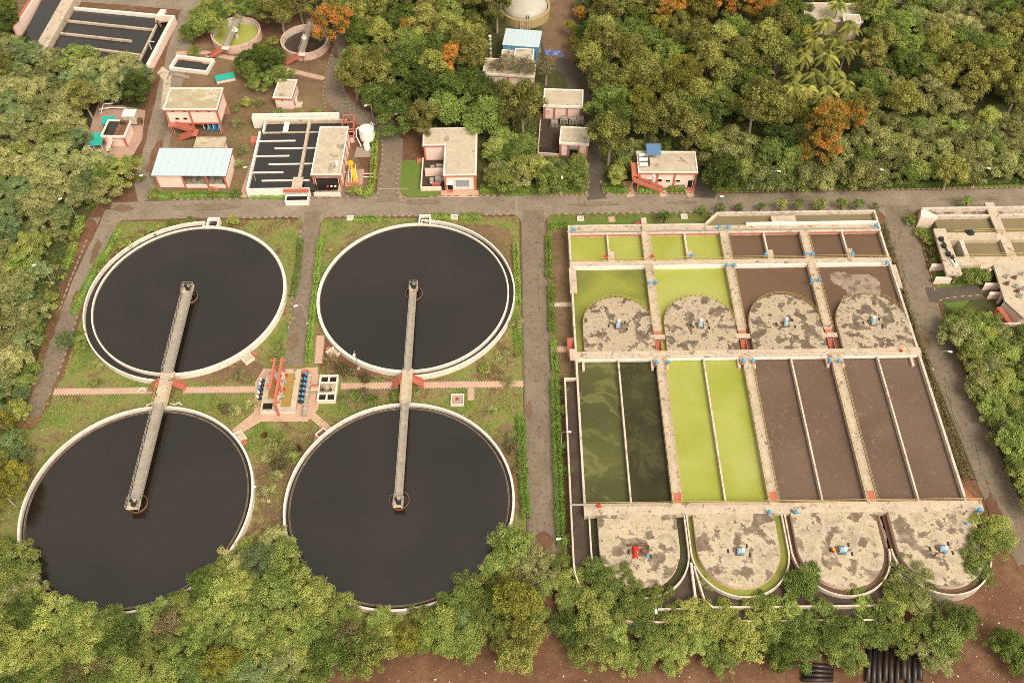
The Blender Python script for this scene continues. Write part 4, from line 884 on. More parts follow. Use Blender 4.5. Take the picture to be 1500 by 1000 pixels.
# two-storey pump hall raised on columns
t,W,D = building('pump_hall','two-storey pink building raised on red columns with a wet beige roof',(238,161),(318,161),(248,129),7.6,z0=3.4,roof='roof_wet',cols=(0,0.46,1),side_cols=2,wins=((0.2,4.6,0.9,0.6,'dark_opening'),(0.35,4.6,0.9,0.6,'dark_opening'),(0.16,6.8,0.8,0.22,'dark_opening'),(0.38,6.8,0.8,0.22,'dark_opening'),(0.62,6.8,0.8,0.22,'dark_opening'),(0.83,6.8,0.8,0.22,'dark_opening')))
MB().box(0.1,W-0.1,0.12,0.34,3.1,3.45).build('floor_beam','terracotta',t); MB().box(0.2,W-0.2,0.4,D-0.4,3.05,3.4).build('floor_slab','walk_concrete',t)
MB().box(0.6,0.55*W,3.5,3.75,0,3.0).build('lower_wall','pink_wall',t); MB().box(0.4,W-0.4,D-0.7,D-0.4,0,3.05).build('lower_wall','pink_dirty',t)
for fx in (0.05,0.95): MB().box(fx*W-0.2,fx*W+0.2,D-0.9,D-0.5,0,3.05).build('column','terracotta',t)
for k in range(3): 
    b = MB().lathe((W*0.68+k*1.3,2.4,0),[(0.6,0),(0.55,0.9),(0.3,1.1)],10); b.bar((W*0.68+k*1.3,2.4,0.6),(W*0.68+k*1.3,0.8,0.6),0.4,0.4); b.build('pump','blue_paint',t)
    MB().tube([(W*0.6+k*1.2,1.5,0.3),(W*0.6+k*1.2,1.5,3.0)],0.13,8).build('pipe','white_paint',t)
lnd = MB().box(0.3,2.4,-1.2,0.18,3.2,3.4).build('landing','terracotta',t)
stair_run(t,(2.0,-0.7,3.3),(6.2,-0.7,1.7),1.2,8); stair_run(t,(6.2,-1.9,1.6),(2.4,-1.9,0.1),1.2,8); MB().box(5.9,7.2,-2.5,-0.1,1.4,1.6).build('landing','terracotta',t)
for x_,z_ in ((6.9,1.4),(1.0,3.2)): MB().box(x_-.1,x_+.1,-1.2,-1.0,0,z_).build('post','terracotta',t)
# flat annex and blue roofed shed
building('annex','low flat concrete-roofed annex behind the pale blue shed',(283,217),(327,217),(288,201),3.4,edge='walk_concrete',rim='walk_concrete')
t,W,D = building('blower_shed','open-sided pink shed under a wide pale blue sheet roof',(221,257.5),(331,258),(229,219),4.6,solid=False) if False else (None,0,0)
a,W,D,rz = frame((221,257.5),(331,258),(229,219),4.6); t = root('blower_shed',(a[0],a[1],0),'open-sided pink shed under a wide pale blue sheet roof','shed',rz=rz); EXCL.append([tuple(a+np.array(q)) for q in ((-1,-2),(W+1,-2),(W+1,D+1),(-1,D+1))])
n = 11
for k in range(n):
    x0_, x1_ = k*W/n, (k+1)*W/n; b = MB(); zf, zb = 4.6, 5.0
    b.add([(x0_+.015,0,zf),(x1_-.015,0,zf),(x1_-.015,D,zb),(x0_+.015,D,zb),(x0_+.015,0,zf+.06),(x1_-.015,0,zf+.06),(x1_-.015,D,zb+.06),(x0_+.015,D,zb+.06)],[(3,2,1,0),(4,5,6,7),(0,1,5,4),(1,2,6,5),(2,3,7,6),(3,0,4,7)])
    b.build('roof_sheet','sky_blue_sheet',t)
for k,x in enumerate((0.5,W*0.385,W*0.70,W-0.9)): 
    MB().box(x-.2,x+.2,0.7,1.1,0,4.5).build('column','terracotta',t); MB().box(x-.2,x+.2,D-1.1,D-0.7,0,4.8).build('column','terracotta',t)
for x0_,x1_ in ((0.72,0.19*W),(0.19*W+0.05,0.385*W-0.22)): MB().box(x0_,x1_,0.8,0.95,0.1,4.3).build('front_panel','pink_wall',t)
MB().box(0.385*W,W-1.2,0.8,1.0,0,1.0).build('low_wall','pink_wall',t); MB().box(0.5,W-0.9,D-0.9,D-0.75,0,4.5).build('back_wall','pink_dirty',t); MB().box(0.45,0.6,0.9,D-0.9,0,4.4).build('side_wall','pink_dirty',t); MB().box(0.5,W-1,0.9,D-0.9,0,0.15).build('floor','walk_concrete',t)
for k in range(4): x = 0.46*W+k*2.1; b = MB().box(x,x+1.1,2.2,3.6,0.15,1.2); b.tube([(x+.5,2.9,1.2),(x+.5,2.9,2.6),(x+.5,5,2.6)],0.18,8); b.build('blower','grey_metal',t)
b = MB(); [b.box(W-5+0.0+k*0.3,W-4.7+k*0.3,-0.9,0.4,0,1.0-0.12*k) for k in range(7)]; b.build('stair','terracotta',t); MB().box(W-0.7,W-0.5,0.9,D,0,3.0).build('side_wall','pink_wall',t)
# contact tank with filter house
t = root('contact_tank',(*xy(430,235),0),'rectangular dark-water tank with zigzag baffles beside the filter house','treatment tank')
zt = 2.6; fL = xy(362,276,zt); fR = (xy(500,276,zt)[0],fL[1]); bY = xy(384,178,zt)[1]; bL = xy(378,201,zt)
ang = math.atan2(bL[1]-fL[1],bL[0]-fL[0])
X0 = fL[0]; X0 = (fL[0]+bL[0])/2; Y0 = fL[1]; X1 = fR[0]-1.0; xs = lambda px: xy(px,240,zt)[0]
EXCL.append([(X0-1,Y0-3),(X1+6,Y0-3),(X1+6,bY+4),(X0-1,bY+4)])
def cp(b,n,m_): return b.build(n,m_,t,local=False)
cp(MB().sheet([(X0,Y0),(X1,Y0),(X1,bY),(X0,bY)],zt-0.9),'water','water_grey')
cp(MB().box(X0-0.2,X0+0.25,Y0,bY-3.5,0,zt),'outer_wall','white_paint'); cp(MB().box(X0-0.2,xy(453,276,zt)[0],Y0-0.35,Y0,0,zt+0.02),'outer_wall','white_paint'); cp(MB().box(X0+0.6,X0+1.0,bY-3.5,bY,0,zt),'outer_wall','white_paint')
yb0 = bY; tr = xy(357,171,zt+0.6); cp(MB().box(X0+0.6,X1,yb0,yb0+0.5,0,zt+0.02),'back_wall','walk_concrete'); cp(MB().box(X0-2.2,X1-2,yb0+1.9,yb0+2.3,0,zt+0.6),'trough_wall','white_paint'); cp(MB().box(X0-2.2,X1-2,yb0+0.6,yb0+0.9,0,zt+0.4),'trough_wall','white_paint'); cp(MB().box(X0-2.2,X1-2,yb0+0.9,yb0+1.9,0,zt-0.2),'trough_floor','walk_concrete'); cp(MB().box(X0-2.5,X0-2.2,yb0+0.6,yb0+2.3,0,zt+0.6),'trough_wall','white_paint')
yf = lambda py: xy(410,py,zt)[1]
xm = xs(442); cp(MB().box(xm-0.35,xm+0.35,Y0+3.2,bY,0,zt+0.03),'centre_wall','walk_concrete')
for py,pa,pb in ((203,378,425),(214,396,462),(225,374,420),(237,392,458),(249,370,416),(261,387,456)):
    cp(MB().box(xs(pa) if pa>385 else X0+0.25,xs(pb),yf(py)-0.14,yf(py)+0.14,0,zt-0.62),'baffle','white_paint')
cp(MB().box(X0+1.0,X1,bY-3.5,bY-3.2,0,zt-0.6),'baffle','walk_concrete'); cp(MB().box(xm-6.2,xm-4.9,bY-3.6,bY,zt-0.5,zt-0.3),'walk_plate','white_paint')
cp(MB().box(xm-1.4,xm+1.0,Y0-0.5,Y0+3.4,zt-0.1,zt+0.15),'platform','walk_concrete'); cp(MB().box(xm-3.2,xm+2.6,Y0-0.9,Y0-0.36,zt-0.6,zt+0.1),'platform_beam','terracotta')
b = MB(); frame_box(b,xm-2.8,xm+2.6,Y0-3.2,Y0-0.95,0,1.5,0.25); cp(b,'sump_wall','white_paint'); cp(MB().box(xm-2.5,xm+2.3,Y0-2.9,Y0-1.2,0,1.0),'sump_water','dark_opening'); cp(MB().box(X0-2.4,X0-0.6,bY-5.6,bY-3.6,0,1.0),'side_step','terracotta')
t,W,D = building('filter_house','flat-roofed filter house with red roof edge standing over the dark baffled tank',(454.5,256.5),(499,256.5),(464,185.5),4.9,solid=False)
for x_ in (0.4,W-0.4):
    for k in range(6): y_ = 0.45+(D-0.9)*k/5; MB().box(x_-.2,x_+.2,y_-.2,y_+.2,0,4.5).build('column','terracotta',t)
MB().box(0.3,W-0.3,D-0.5,D-0.3,0,4.5).build('back_wall','pink_wall',t); MB().box(0.3,0.45,2.6,D-0.5,2.7,4.5).build('side_wall','pink_wall',t)
for k in range(5): y_ = 0.45+(D-0.9)*k/5; MB().box(W-0.42,W-0.32,y_+.25,y_+(D-0.9)/5-.25,0,3.4).build('side_panel','pink_wall',t)
MB().box(0.5,W-0.5,-1.9,D-0.5,0,1.0).build('floor','walk_concrete',t); MB().box(0.4,W-0.4,-2.15,-1.9,0,1.25).build('front_sill','pink_wall',t); MB().box(0.5,W-0.5,2.4,2.55,1.0,4.3).build('inner_wall','pink_wall',t)
for k in range(3): MB().lathe((W*0.5+k*0.9,-0.3,1.0),[(0.3,0),(0.3,0.7),(0.12,0.9)],10).build('dosing_pump','white_paint' if k else 'red_paint',t)
MB().lathe((W-1.3,3.5,4.85),[(0.42,0),(0.45,0.9),(0.2,1.15)],12).build('roof_tank','white_paint',t)
p = xy(514,200,0); t = root('steel_frame',(p[0],p[1],0),'red steel access frame at the back corner of the filter house','frame')
for x_ in (-1.4,1.4):
    for y_ in (-2.6,0,2.6): MB().box(x_-.12,x_+.12,y_-.12,y_+.12,0,4.6).build('post','terracotta',t)
b = MB()
for y_ in (-2.6,0,2.6): b.bar((-1.4,y_,4.5),(1.4,y_,4.5),0.18,0.25); b.bar((-1.4,y_,2.4),(1.4,y_,2.4),0.18,0.25)
for x_ in (-1.4,1.4): b.bar((x_,-2.6,4.5),(x_,2.6,4.5),0.18,0.25)
b.build('beam','terracotta',t); MB().box(-1.2,1.2,-2.3,0.4,0,1.3).build('plinth','pink_wall',t); MB().box(-0.8,0.8,-1.8,0,1.3,1.32).build('opening','dark_opening',t)
def tank(px,py,r,h,label,mat='white_paint',leg=0.6):
    p = xy(px,py,0); t = root('storage_tank',(p[0],p[1],0),label,'tank'); MB().lathe((0,0,leg),[(r,0),(r*1.02,h*0.3),(r,h*0.33),(r*1.02,h*0.63),(r,h*0.66),(r,h*0.95),(r*0.8,h*1.02),(r*0.25,h*1.07),(r*0.22,h*1.12)],22).build('body',mat,t,smooth=True)
    for k in range(4): a_ = R(45+90*k); MB().box(r*.7*math.cos(a_)-.12,r*.7*math.cos(a_)+.12,r*.7*math.sin(a_)-.12,r*.7*math.sin(a_)+.12,0,leg).build('leg','grey_metal',t)
    return t
t = tank(539,207,1.75,3.2,'large white cylindrical tank on short legs beside the curved road',leg=1.0); MB().tube([(-1.6,0.4,4.2),(-2.3,0,3.9),(-2.4,-1,2.4),(-1.2,-3.2,1.2)],0.14,8).build('pipe','white_paint',t)
MB().tube([(0.9,1.2,4.2),(1.4,1.3,4.9),(1.7,0.8,4.2),(1.7,0.7,1.0)],0.1,8).build('pipe','white_paint',t)
tank(538,219,0.75,1.7,'small white plastic tank in front of the large white tank',leg=0.2)
p = xy(520,262,0); t = root('chlorine_unit',(p[0],p[1],0),'yellow hoisted chlorine unit on a pink slab behind the hedge','machine')
MB().box(-2.1,2.0,-3.0,2.8,0,0.5).build('slab','tile_pink',t); MB().box(-2.1,2.0,-3.15,-3.0,0,0.55).build('slab_edge','terracotta',t)
b = MB().tube([(-0.6,1.0,2.8),(-0.5,0.6,4.4),(-0.3,0.0,4.6)],[0.55,0.75,0.3],10); b.tube([(0.2,-0.6,1.0),(-0.3,0.4,3.0)],[0.75,0.6],10); b.tube([(0.1,-1.4,0.6),(0.6,-0.6,1.6)],[0.5,0.6],10); b.build('yellow_shell','yellow_paint',t)
for x_ in (-1.3,-0.6,0.9): MB().bar((x_,-2.2,0.5),(x_*0.6,0.6,4.2),0.12,0.12).build('strut','white_paint',t)
MB().box(-1.3,1.2,-2.6,-1.6,0.5,0.9).build('motor_bed','terracotta',t)
for x_ in (2.0,): 
    for y_ in (-0.3,0.9): MB().bar((2.0,y_,0.8),(4.6,y_,0.8),0.14,0.14).build('pipe','white_paint',t)
MB().bar((-4.0,0.6,1.6),(-2.0,0.6,1.6),0.16,0.16).build('pipe','white_paint',t)
# L-shaped office
h = 4.9; pl = [at(*q,h)[:2] for q in ((619.5,187.5),(699.5,187.5),(699,257),(649,257.5),(650,213.5),(618.5,213.5))]
ux = np.mean([pl[5][0],pl[0][0]]); xr = np.mean([pl[1][0],pl[2][0]]); xmid = np.mean([pl[3][0],pl[4][0]]); yn = pl[0][1]; ys = np.mean([pl[2][1],pl[3][1]]); ym = np.mean([pl[4][1],pl[5][1]])
t = root('office_building',(ux,ys,0),'L-shaped pink office with red-edged flat roof and rooftop cooling units in its notch','building'); W = xr-ux; D = yn-ys; mx_ = xmid-ux; my_ = ym-ys
EXCL.append([(ux-1,ys-2),(xr+1,ys-2),(xr+1,yn+1),(ux-1,yn+1)])
Lp = [(0,D),(W,D),(W,0),(mx_,0),(mx_,my_),(0,my_)]
def inset(i): return [(i,D-i),(W-i,D-i),(W-i,i),(mx_+i,i),(mx_+i,my_+i),(i,my_+i)]
MB().prism(inset(0.35),0,h-0.4).build('wall','pink_wall',t); rf = MB().prism(Lp,h-0.4,h-0.1).build('roof','terracotta',t); MB().prism(inset(0.12),h-0.1,h+0.06).build('roof_rim','white_paint',rf); MB().prism(inset(0.45),h+0.06,h+0.075).build('roof_screed','roof_concrete',rf)
for x_ in (mx_+0.5,W-0.5): MB().box(x_-.25,x_+.25,0.15,0.36,0,h-0.4).build('column','terracotta',t)
MB().box(0.3,0.7,my_+0.15,my_+0.36,0,h-0.4).build('column','terracotta',t)
wn = MB(); xw = mx_+0.55*(W-mx_); frm = (xw-1.5,xw+1.7,1.2,3.3); wn.box(frm[0]-.15,frm[1]+.15,0.25,0.34,frm[2]-.15,frm[3]+.3); wo = wn.build('window','white_paint',t)
for k in range(4): xx = frm[0]+(frm[1]-frm[0])*k/4; MB().box(xx+.03,xx+(frm[1]-frm[0])/4-.03,0.2,0.26,frm[2],frm[3]).build('pane','grey_shutter',wo)
dr = MB().box(mx_+0.9,mx_+2.1,0.28,0.36,0.2,2.2).build('door','dark_opening',t); MB().box(mx_+0.7,mx_+2.3,-0.5,0.34,2.4,2.55).build('door_canopy','white_paint',t); MB().box(mx_+0.8,mx_+2.2,-0.7,0.2,0,0.2).build('step','terracotta',t)
b = MB(); b.box(-0.2,0.05,0.2,my_,0,1.2); b.box(0.05,mx_-0.6,0.2,0.45,0,1.2); b.build('yard_wall','pink_wall',t); MB().box(0.05,mx_+0.3,0.45,my_+0.3,0,0.12).build('yard_floor','soil_dark',t); MB().box(0.7,mx_+0.3,my_*0.5-0.2,my_*0.5,0,2.6).build('partition','pink_wall',t); MB().box(2.4,4.3,1.4,1.8,0.12,1.1).build('red_box','terracotta',t)
for yy in (my_*0.62,my_*0.2):
    b = MB().box(1.9,2.9,yy,yy+0.9,0.12,1.6); b.box(3.2,4.6,yy+0.2,yy+1.1,0.12,1.8); b.box(4.6,mx_,yy+0.3,yy+0.9,1.0,1.7); cu = b.build('cooling_unit','grey_metal',t)
    MB().lathe((2.4,yy-0.02,0.9),[(0.4,0),(0.4,0.05)],12).build('fan','white_paint',cu); MB().box(3.0,3.2,yy-0.2,yy+1.2,0.2,2.0).build('duct','dark_metal',cu)
MB().box(-1.6,0.0,my_-0.6,my_+0.6,0,0.4).build('side_step','terracotta',t)
# substation: two flat roofed rooms and a yard
building('switch_room','pink switch room with stained two-part roof beyond the transformer yard',(795,155),(854,157),(799,130),4.4,cols=(0,0.28,0.62,0.97),wins=((0.14,2.2,0.8,1.2,'pink_dirty'),),edge='white_paint')
t,W,D = building('meter_room','small pink room with a stained flat roof and half-open shutter',(818.8,209.5),(863,212),(822,185),4.2,cols=(0,0.3,0.68,1.0),edge='pink_wall'); MB().box(0.36*W,0.64*W,0.28,0.34,0,3.0).build('doorway','dark_opening',t); MB().box(0.36*W,0.64*W,0.2,0.275,2.2,3.0).build('shutter','grey_shutter',t)
t = root('transformer_yard',(*xy(808,200),0),'fenced dark yard with grey transformers between the two pink rooms','yard'); rr = random.Random(3)
for k,(px,py) in enumerate(((812,185),(826,180),(839,181),(850,180))):
    p = at(px,py); b = MB().box(p[0]-.8,p[0]+.8,p[1]-.5,p[1]+.5,0,1.8); [b.tube([(p[0]+dx,p[1],1.8),(p[0]+dx,p[1],2.5)],0.09,6) for dx in (-.5,0,.5)]; [b.box(p[0]-1.0+j*.35,p[0]-.8+j*.35,p[1]-.75,p[1]-.5,.2,1.5) for j in range(6)]; b.build('transformer','grey_metal',t,local=False)
p = at(820,172); MB().box(p[0]-.7,p[0]+.7,p[1]-.6,p[1]+.6,0,2.2).build('cabinet','white_paint',t,local=False)
b = MB(); q0, q1, q2, q3 = [at(*q) for q in ((792,174),(788,227),(818,229),(817,215))]; b.bar((*q0[:2],.4),(*q1[:2],.4),.25,.8); b.bar((*q1[:2],.4),(*q2[:2],.4),.25,.8); b.build('yard_wall','pink_dirty',t,local=False)
for k in range(3): p = at(796+k*9,220); MB().box(p[0]-.65,p[0]+.65,p[1]-.7,p[1]+.7,0.06,0.4).build('trench_cover','dark_metal',t,local=False)
# control building on the main road
t,W,D = building('control_building','pink control building with red outside stair and a dark blue roof canopy',(934.5,253),(1023,253.5),(934,221.5),5.0,cols=(0,0.33,0.63,1.0),wins=((0.22,2.3,0.9,0.8,'grey_shutter'),(0.38,2.3,1.0,0.8,'dark_opening'),(0.52,2.2,1.0,0.6,'dark_opening'),(0.69,2.2,1.0,0.6,'dark_opening')),door=((0.91,1.3,2.3,'dark_opening'),)); MB().box(0.86*W,0.98*W,-0.9,0.25,0,0.3).build('step','terracotta',t)
cn = MB(); 
for x_ in (0.17*W,0.36*W):
    for y_ in (0.55*D,0.9*D): MB().box(x_-.08,x_+.08,y_-.08,y_+.08,4.9,7.0).build('canopy_post','grey_metal',t)
for k in range(5): x_ = 0.15*W+k*(0.24*W/5); b = MB(); b.add([(x_,0.52*D,6.9),(x_+.24*W/5-.03,0.52*D,6.9),(x_+.24*W/5-.03,0.98*D,7.4),(x_,0.98*D,7.4),(x_,0.52*D,6.96),(x_+.24*W/5-.03,0.52*D,6.96),(x_+.24*W/5-.03,0.98*D,7.46),(x_,0.98*D,7.46)],[(3,2,1,0),(4,5,6,7),(0,1,5,4),(1,2,6,5),(2,3,7,6),(3,0,4,7)]); b.build('canopy_sheet','navy_sheet',t)
MB().box(0.2*W,0.35*W,0.25*D,0.5*D,4.95,6.3).build('tank_room','walk_concrete',t)
for k in range(3): y_ = (0.3+0.22*k)*D; MB().tube([(0.03*W,y_,5.55),(0.17*W,y_,5.55)],0.5,12).build('roof_tank','white_paint',t,smooth=True); MB().tube([(0.08*W,y_+0.4,5.6),(0.19*W,y_+0.4,5.6)],0.35,10).build('roof_pipe','dark_metal',t)
MB().box(-1.3,0.3,-0.4,0.55*D,4.2,4.4).build('landing','terracotta',t); MB().box(-1.42,-1.3,-0.4,0.55*D,4.2,5.2).build('landing_parapet','terracotta',t); stair_run(t,(-1.0,-0.8,3.6),(6.0,-0.8,0.1),1.3,14)
stair_run(t,(-0.6,1.5,4.2),(-0.6,-0.8,3.5),1.3,4)
for x_ in (-1.2,0.2): MB().box(x_-.12,x_+.12,-1.3,-1.06,0,3.4).build('post','terracotta',t)
# gas house with blue shed at the top
building('gas_house','long flat pale roof half covered by a thin grey tree canopy',(706,108),(783,113),(708,85),4.0,edge='pink_wall',cols=(0.1,0.5,0.9)) 
t,W,D = building('gas_annex','pale two-level flat roof in front of the blue walled shed',(752,91),(781,92),(755,71),5.2,edge='pink_wall'); building('gas_porch','low pale flat roof beside the two-level block behind the gas house',(733,87),(753,88),(736,73),4.4,edge='pink_wall')
a,W,D,rz = frame((735.6,66),(789.6,70),(741.6,42),6.0); t = root('compressor_shed',(a[0],a[1],0),'blue walled shed with a plain pale blue sheet roof near the gas dome','shed',rz=rz); EXCL.append([xy(730,80),xy(795,80),xy(795,45),xy(735,40)])
MB().box(0.2,W-0.2,0.2,D-0.2,0,5.9).build('wall','blue_wall_sheet',t)
for k in range(8): MB().box(k*W/8+.01,(k+1)*W/8-.01,0,D,5.95,6.05).build('roof_sheet','sky_blue_sheet',t)
for k in range(6): x_ = (k+0.5)*W/6; MB().box(x_-.05,x_+.05,0.12,0.2,0,5.9).build('wall_rib','blue_wall_sheet',t)
p = xy(783,88); t = root('red_shelter',(p[0],p[1],0),'small red shelter beside the blue walled shed','shelter'); b = MB().box(-1.3,1.6,-0.8,1.0,2.8,3.0); b.build('roof','terracotta',t); [MB().box(x_-.1,x_+.1,-.7,-.5,0,2.8).build('post','terracotta',t) for x_ in (-1.1,0.1,1.4)]; MB().box(-1.2,1.5,0.8,0.95,0,2.8).build('wall','pink_dirty',t)
p = xy(719,90); t = root('flare_stack',(p[0],p[1],0),'tall thin silver stack beside the gas house','stack'); MB().tube([(0,0,0),(0,0,7.5)],[0.3,0.24],10).build('shaft','grey_metal',t); [MB().lathe((0,0,1.2+k*1.4),[(0.36,0),(0.36,0.12)],10).build('band','white_paint',t) for k in range(5)]; MB().lathe((0,0,7.5),[(0.35,0),(0.4,0.4)],10).build('tip','white_paint',t)
c = xy(769,9,2.5); t = root('gas_holder',(c[0],c[1],0),'large pale grey gas holder dome with an ochre rim at the top edge','gas holder'); rr_ = 6.9; EXCL.append([(c[0]+8.2*math.cos(k),c[1]+8.2*math.sin(k)) for k in np.linspace(0,6.2,20)])
MB().ring(0,0,rr_-0.5,rr_,0,2.6,n=48).build('rim_wall','ochre_rim',t); MB().lathe((0,0,0),[(rr_-0.75,0),(rr_-0.75,2.6)]+[((rr_-0.75)*math.cos(R(k)),2.6+2.6*math.sin(R(k))) for k in range(5,86,8)],48).build('dome','dome',t,smooth=True)
for x_ in (0.3,0.9): MB().tube([(x_,-rr_+0.7,2.6),(x_,-rr_+0.5,3.6),(x_+.2,-rr_+1.0,3.9)],0.09,6).build('vent_pipe','dark_metal',t)
for x_ in (-1.1,0.8): b = MB(); [b.bar((x_+s_,-rr_-0.3,0),(x_+s_,-rr_-0.05,2.7),.1,.1) for s_ in (-.25,.25)]; [b.bar((x_-.25,-rr_-.2,.3+k*.4),(x_+.25,-rr_-.2,.3+k*.4),.08,.08) for k in range(6)]; b.build('ladder','pink_dirty',t)
p = xy(812,79); rr = random.Random(8)
for k in range(1):
    b = MB(); 
    for j in range(14): q = (rr.uniform(-2.6,2.6),rr.uniform(-1,1)); b.lathe((q[0],q[1],0),[(rr.uniform(.4,.9),0),(rr.uniform(.3,.7),rr.uniform(.2,.5)),(0.1,.6)],7)
    o = b.build('sack_heap','fabric_blue'); o.location = (p[0],p[1],0); tag(o,'heap of blue and grey sacks beside the blue walled shed','sacks')
# far structures at the top
building('far_building','flat pale roof at the top of the wood behind the palms',(1180,30),(1265,32),(1182,4),4.5,edge='pink_wall',rim='pink_wall'); building('far_room','small white-rimmed roof block on the far flat roof',(1236,33),(1262,34),(1237,21),5.6,edge='white_paint')
# hut, teal box, pit
t,W,D = building('guard_hut','small pink hut with red-edged stained roof below the round tanks',(399,143.5),(427.5,144.5),(411,116),3.6,wins=((0.45,2.7,0.5,0.4,'dark_opening'),)); MB().box(W-0.4,W+1.6,0.8,3.0,0,0.2).build('apron','walk_concrete',t); MB().box(W+0.3,W+0.5,1.0,2.4,0,2.2).build('side_screen','white_paint',t)
p = xy(331,117); t = root('teal_bin',(p[0],p[1],0),'low pink bin with a bright teal sheet lid on the dirt','bin',rz=R(17)); MB().box(-2.4,2.4,-1.1,1.1,0,0.9).build('base','pink_wall',t); MB().box(-2.5,2.4,-1.2,1.25,0.9,1.0).build('lid','teal_sheet',t)
a,W,D,rz = frame((247,99),(303,105.5),(258,80),1.0); t = root('open_pit',(a[0],a[1],0),'white-rimmed open rectangular pit with dark water beside the road','pit',rz=rz); b = MB(); frame_box(b,0,W,0,D,0,1.0,0.5); b.build('rim','white_paint',t); MB().box(0.5,W-0.5,0.5,D-0.5,0,0.08).build('water','water_grey',t); b = MB().box(W-3.3,W-0.5,D-1.3,D-0.5,0.08,0.7); b.box(0.5,W-0.5,D-0.9,D-0.5,0.08,0.6); b.build('ledge','pink_dirty',t); EXCL.append([xy(240,106),xy(310,112),xy(316,84),xy(250,76)])
p = xy(266,112); o = MB().prism([(-2.6,0.6),(-1.2,1.0),(0.4,0.1),(2.2,-0.4),(2.4,-1.2),(0.8,-1.0),(-0.8,-0.2),(-2.0,0.0)],0,0.35).build('rubble_slab','stone'); o.location = (p[0],p[1],0); tag(o,'broken grey concrete slab lying on the dirt below the pit','rubble')
# digesters
def digester(px,py,r,label,inside,wz,pa,pb,z=2.3):
    c = xy(px,py,z); t = root('thickener',(c[0],c[1],0),label,'round tank','small round thickeners'); EXCL.append([(c[0]+(r+1.2)*math.cos(k),c[1]+(r+1.2)*math.sin(k)) for k in np.linspace(0,6.2,20)])
    top = 2.3
    MB().ring(0,0,r-0.3,r,0,top,n=48).build('wall','pink_dirty',t); MB().ring(0,0,r-0.75,r-0.55,0,top-0.5,n=48).build('launder_wall','cream_wall',t); MB().ring(0,0,r-0.55,r-0.3,0,top-0.9,n=48).build('launder','walk_concrete',t); MB().lathe((0,0,0),[(r-0.75,0.0),(r-0.75,wz)],48).build('water',inside,t)
    a_ = np.array(xy(*pa,top))-c; b_ = np.array(xy(*pb,top))-c; br = MB().bar((*a_,top+0.05),(*b_,top+0.05),1.5,0.3).build('bridge','steel_deck',t); d = (b_-a_)/np.linalg.norm(b_-a_); s_ = np.array([-d[1],d[0]])*0.72; rl = MB()
    for sg in (-1,1): railing(rl,[(*(a_+s_*sg),top+.2),(*(b_+s_*sg),top+.2)],1.0,0.04,1.6)
    rl.build('railing','grey_metal',br); MB().lathe((0,0,top+.2),[(0.8,0),(0.8,.3),(0.35,.4),(0.3,1.0)],14).build('drive','white_paint',br); MB().lathe((0,0,wz-0.2),[(0.7,0),(0.5,1.2)],12).build('column','walk_concrete',t)
    lp = a_+(a_/np.linalg.norm(a_))*1.0; MB().bar((*(a_*0.98),top-0.05),(*lp,top-0.05),2.0,0.3).build('landing','pink_wall',t); stair_run(t,(lp[0]-0.6,lp[1],top-0.2),(lp[0]-4.2,lp[1]-0.6,0.2),1.1,9); MB().tube([(lp[0]+.5,lp[1],0),(lp[0]+.5,lp[1],top-.2)],0.12,6).build('post','terracotta',t)
digester(345,46,6.7,'small round tank of lime green water with a bridge, near the top left','water_lime',0.35,(331,69),(353,20)); digester(446,57,6.4,'small round tank of brown water partly under the orange tree','water_channel',0.6,(442,78),(456,32))
# top-left settling tank
t = root('sedimentation_tank',(*xy(160,60),0),'rectangular dark-water tank with long baffles at the top left corner','treatment tank'); zt = 2.2
Q = lambda px,py,z=zt: xy(px,py,z)
EXCL.append([Q(15,45),Q(60,-30),Q(130,0),Q(258,20),Q(216,105),Q(60,85)])
def wl(p,q,th,z0,z1,name,mat): return MB().bar((*p,(z0+z1)/2),(*q,(z0+z1)/2),th,z1-z0).build(name,mat,t,local=False)
MB().sheet([Q(108,12),Q(250,26),Q(212,98),Q(66,82)],zt-0.8).build('water','water_grey',t,local=False); MB().sheet([Q(66,-15),Q(108,-15),Q(60,68),Q(30,55)],zt-0.6).build('water','water_grey',t,local=False)
wl(Q(108,11),Q(255,24),0.6,0,zt,'back_wall','white_paint'); wl(Q(254,24),Q(214,100),1.0,0,zt+0.1,'side_wall','pink_wall'); wl(Q(214,100),Q(66,84),0.7,0,zt,'front_wall','white_paint'); wl(Q(112,-18),Q(58,78),3.4,0,zt+0.6,'dividing_wall','walk_concrete')
wl(Q(99,29),Q(225,42),0.5,0,zt-0.2,'baffle','walk_concrete'); wl(Q(88,47),Q(192,58.5),0.5,0,zt-0.2,'baffle','walk_concrete'); wl(Q(100,65),Q(205,79),0.5,0,zt-0.2,'baffle','walk_concrete'); wl(Q(229,35),Q(203,88),0.4,0,zt-0.1,'launder_wall','walk_concrete')
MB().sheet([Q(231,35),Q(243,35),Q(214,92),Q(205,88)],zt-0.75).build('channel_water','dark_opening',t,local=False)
wl(Q(232,27),Q(240,16),1.5,zt-.3,zt+0.5,'platform','pink_wall'); wl(Q(228,31),Q(250,28),1.6,zt-.2,zt+0.35,'platform','walk_concrete'); wl(Q(231,33),Q(236,40),0.5,zt,zt+.8,'gate','rust'); wl(Q(217,61),Q(226,62),0.18,zt,zt+.2,'pipe','white_paint'); wl(Q(218,62),Q(222,73),0.3,zt-.2,zt+.2,'pipe','grey_metal')
wl(Q(20,42,zt+1),Q(60,-20,zt+1),0.6,0,zt+1,'outer_wall','pink_wall'); wl(Q(18,42,zt+1),Q(58,-20,zt+1),0.5,zt+1,zt+1.3,'coping','terracotta')
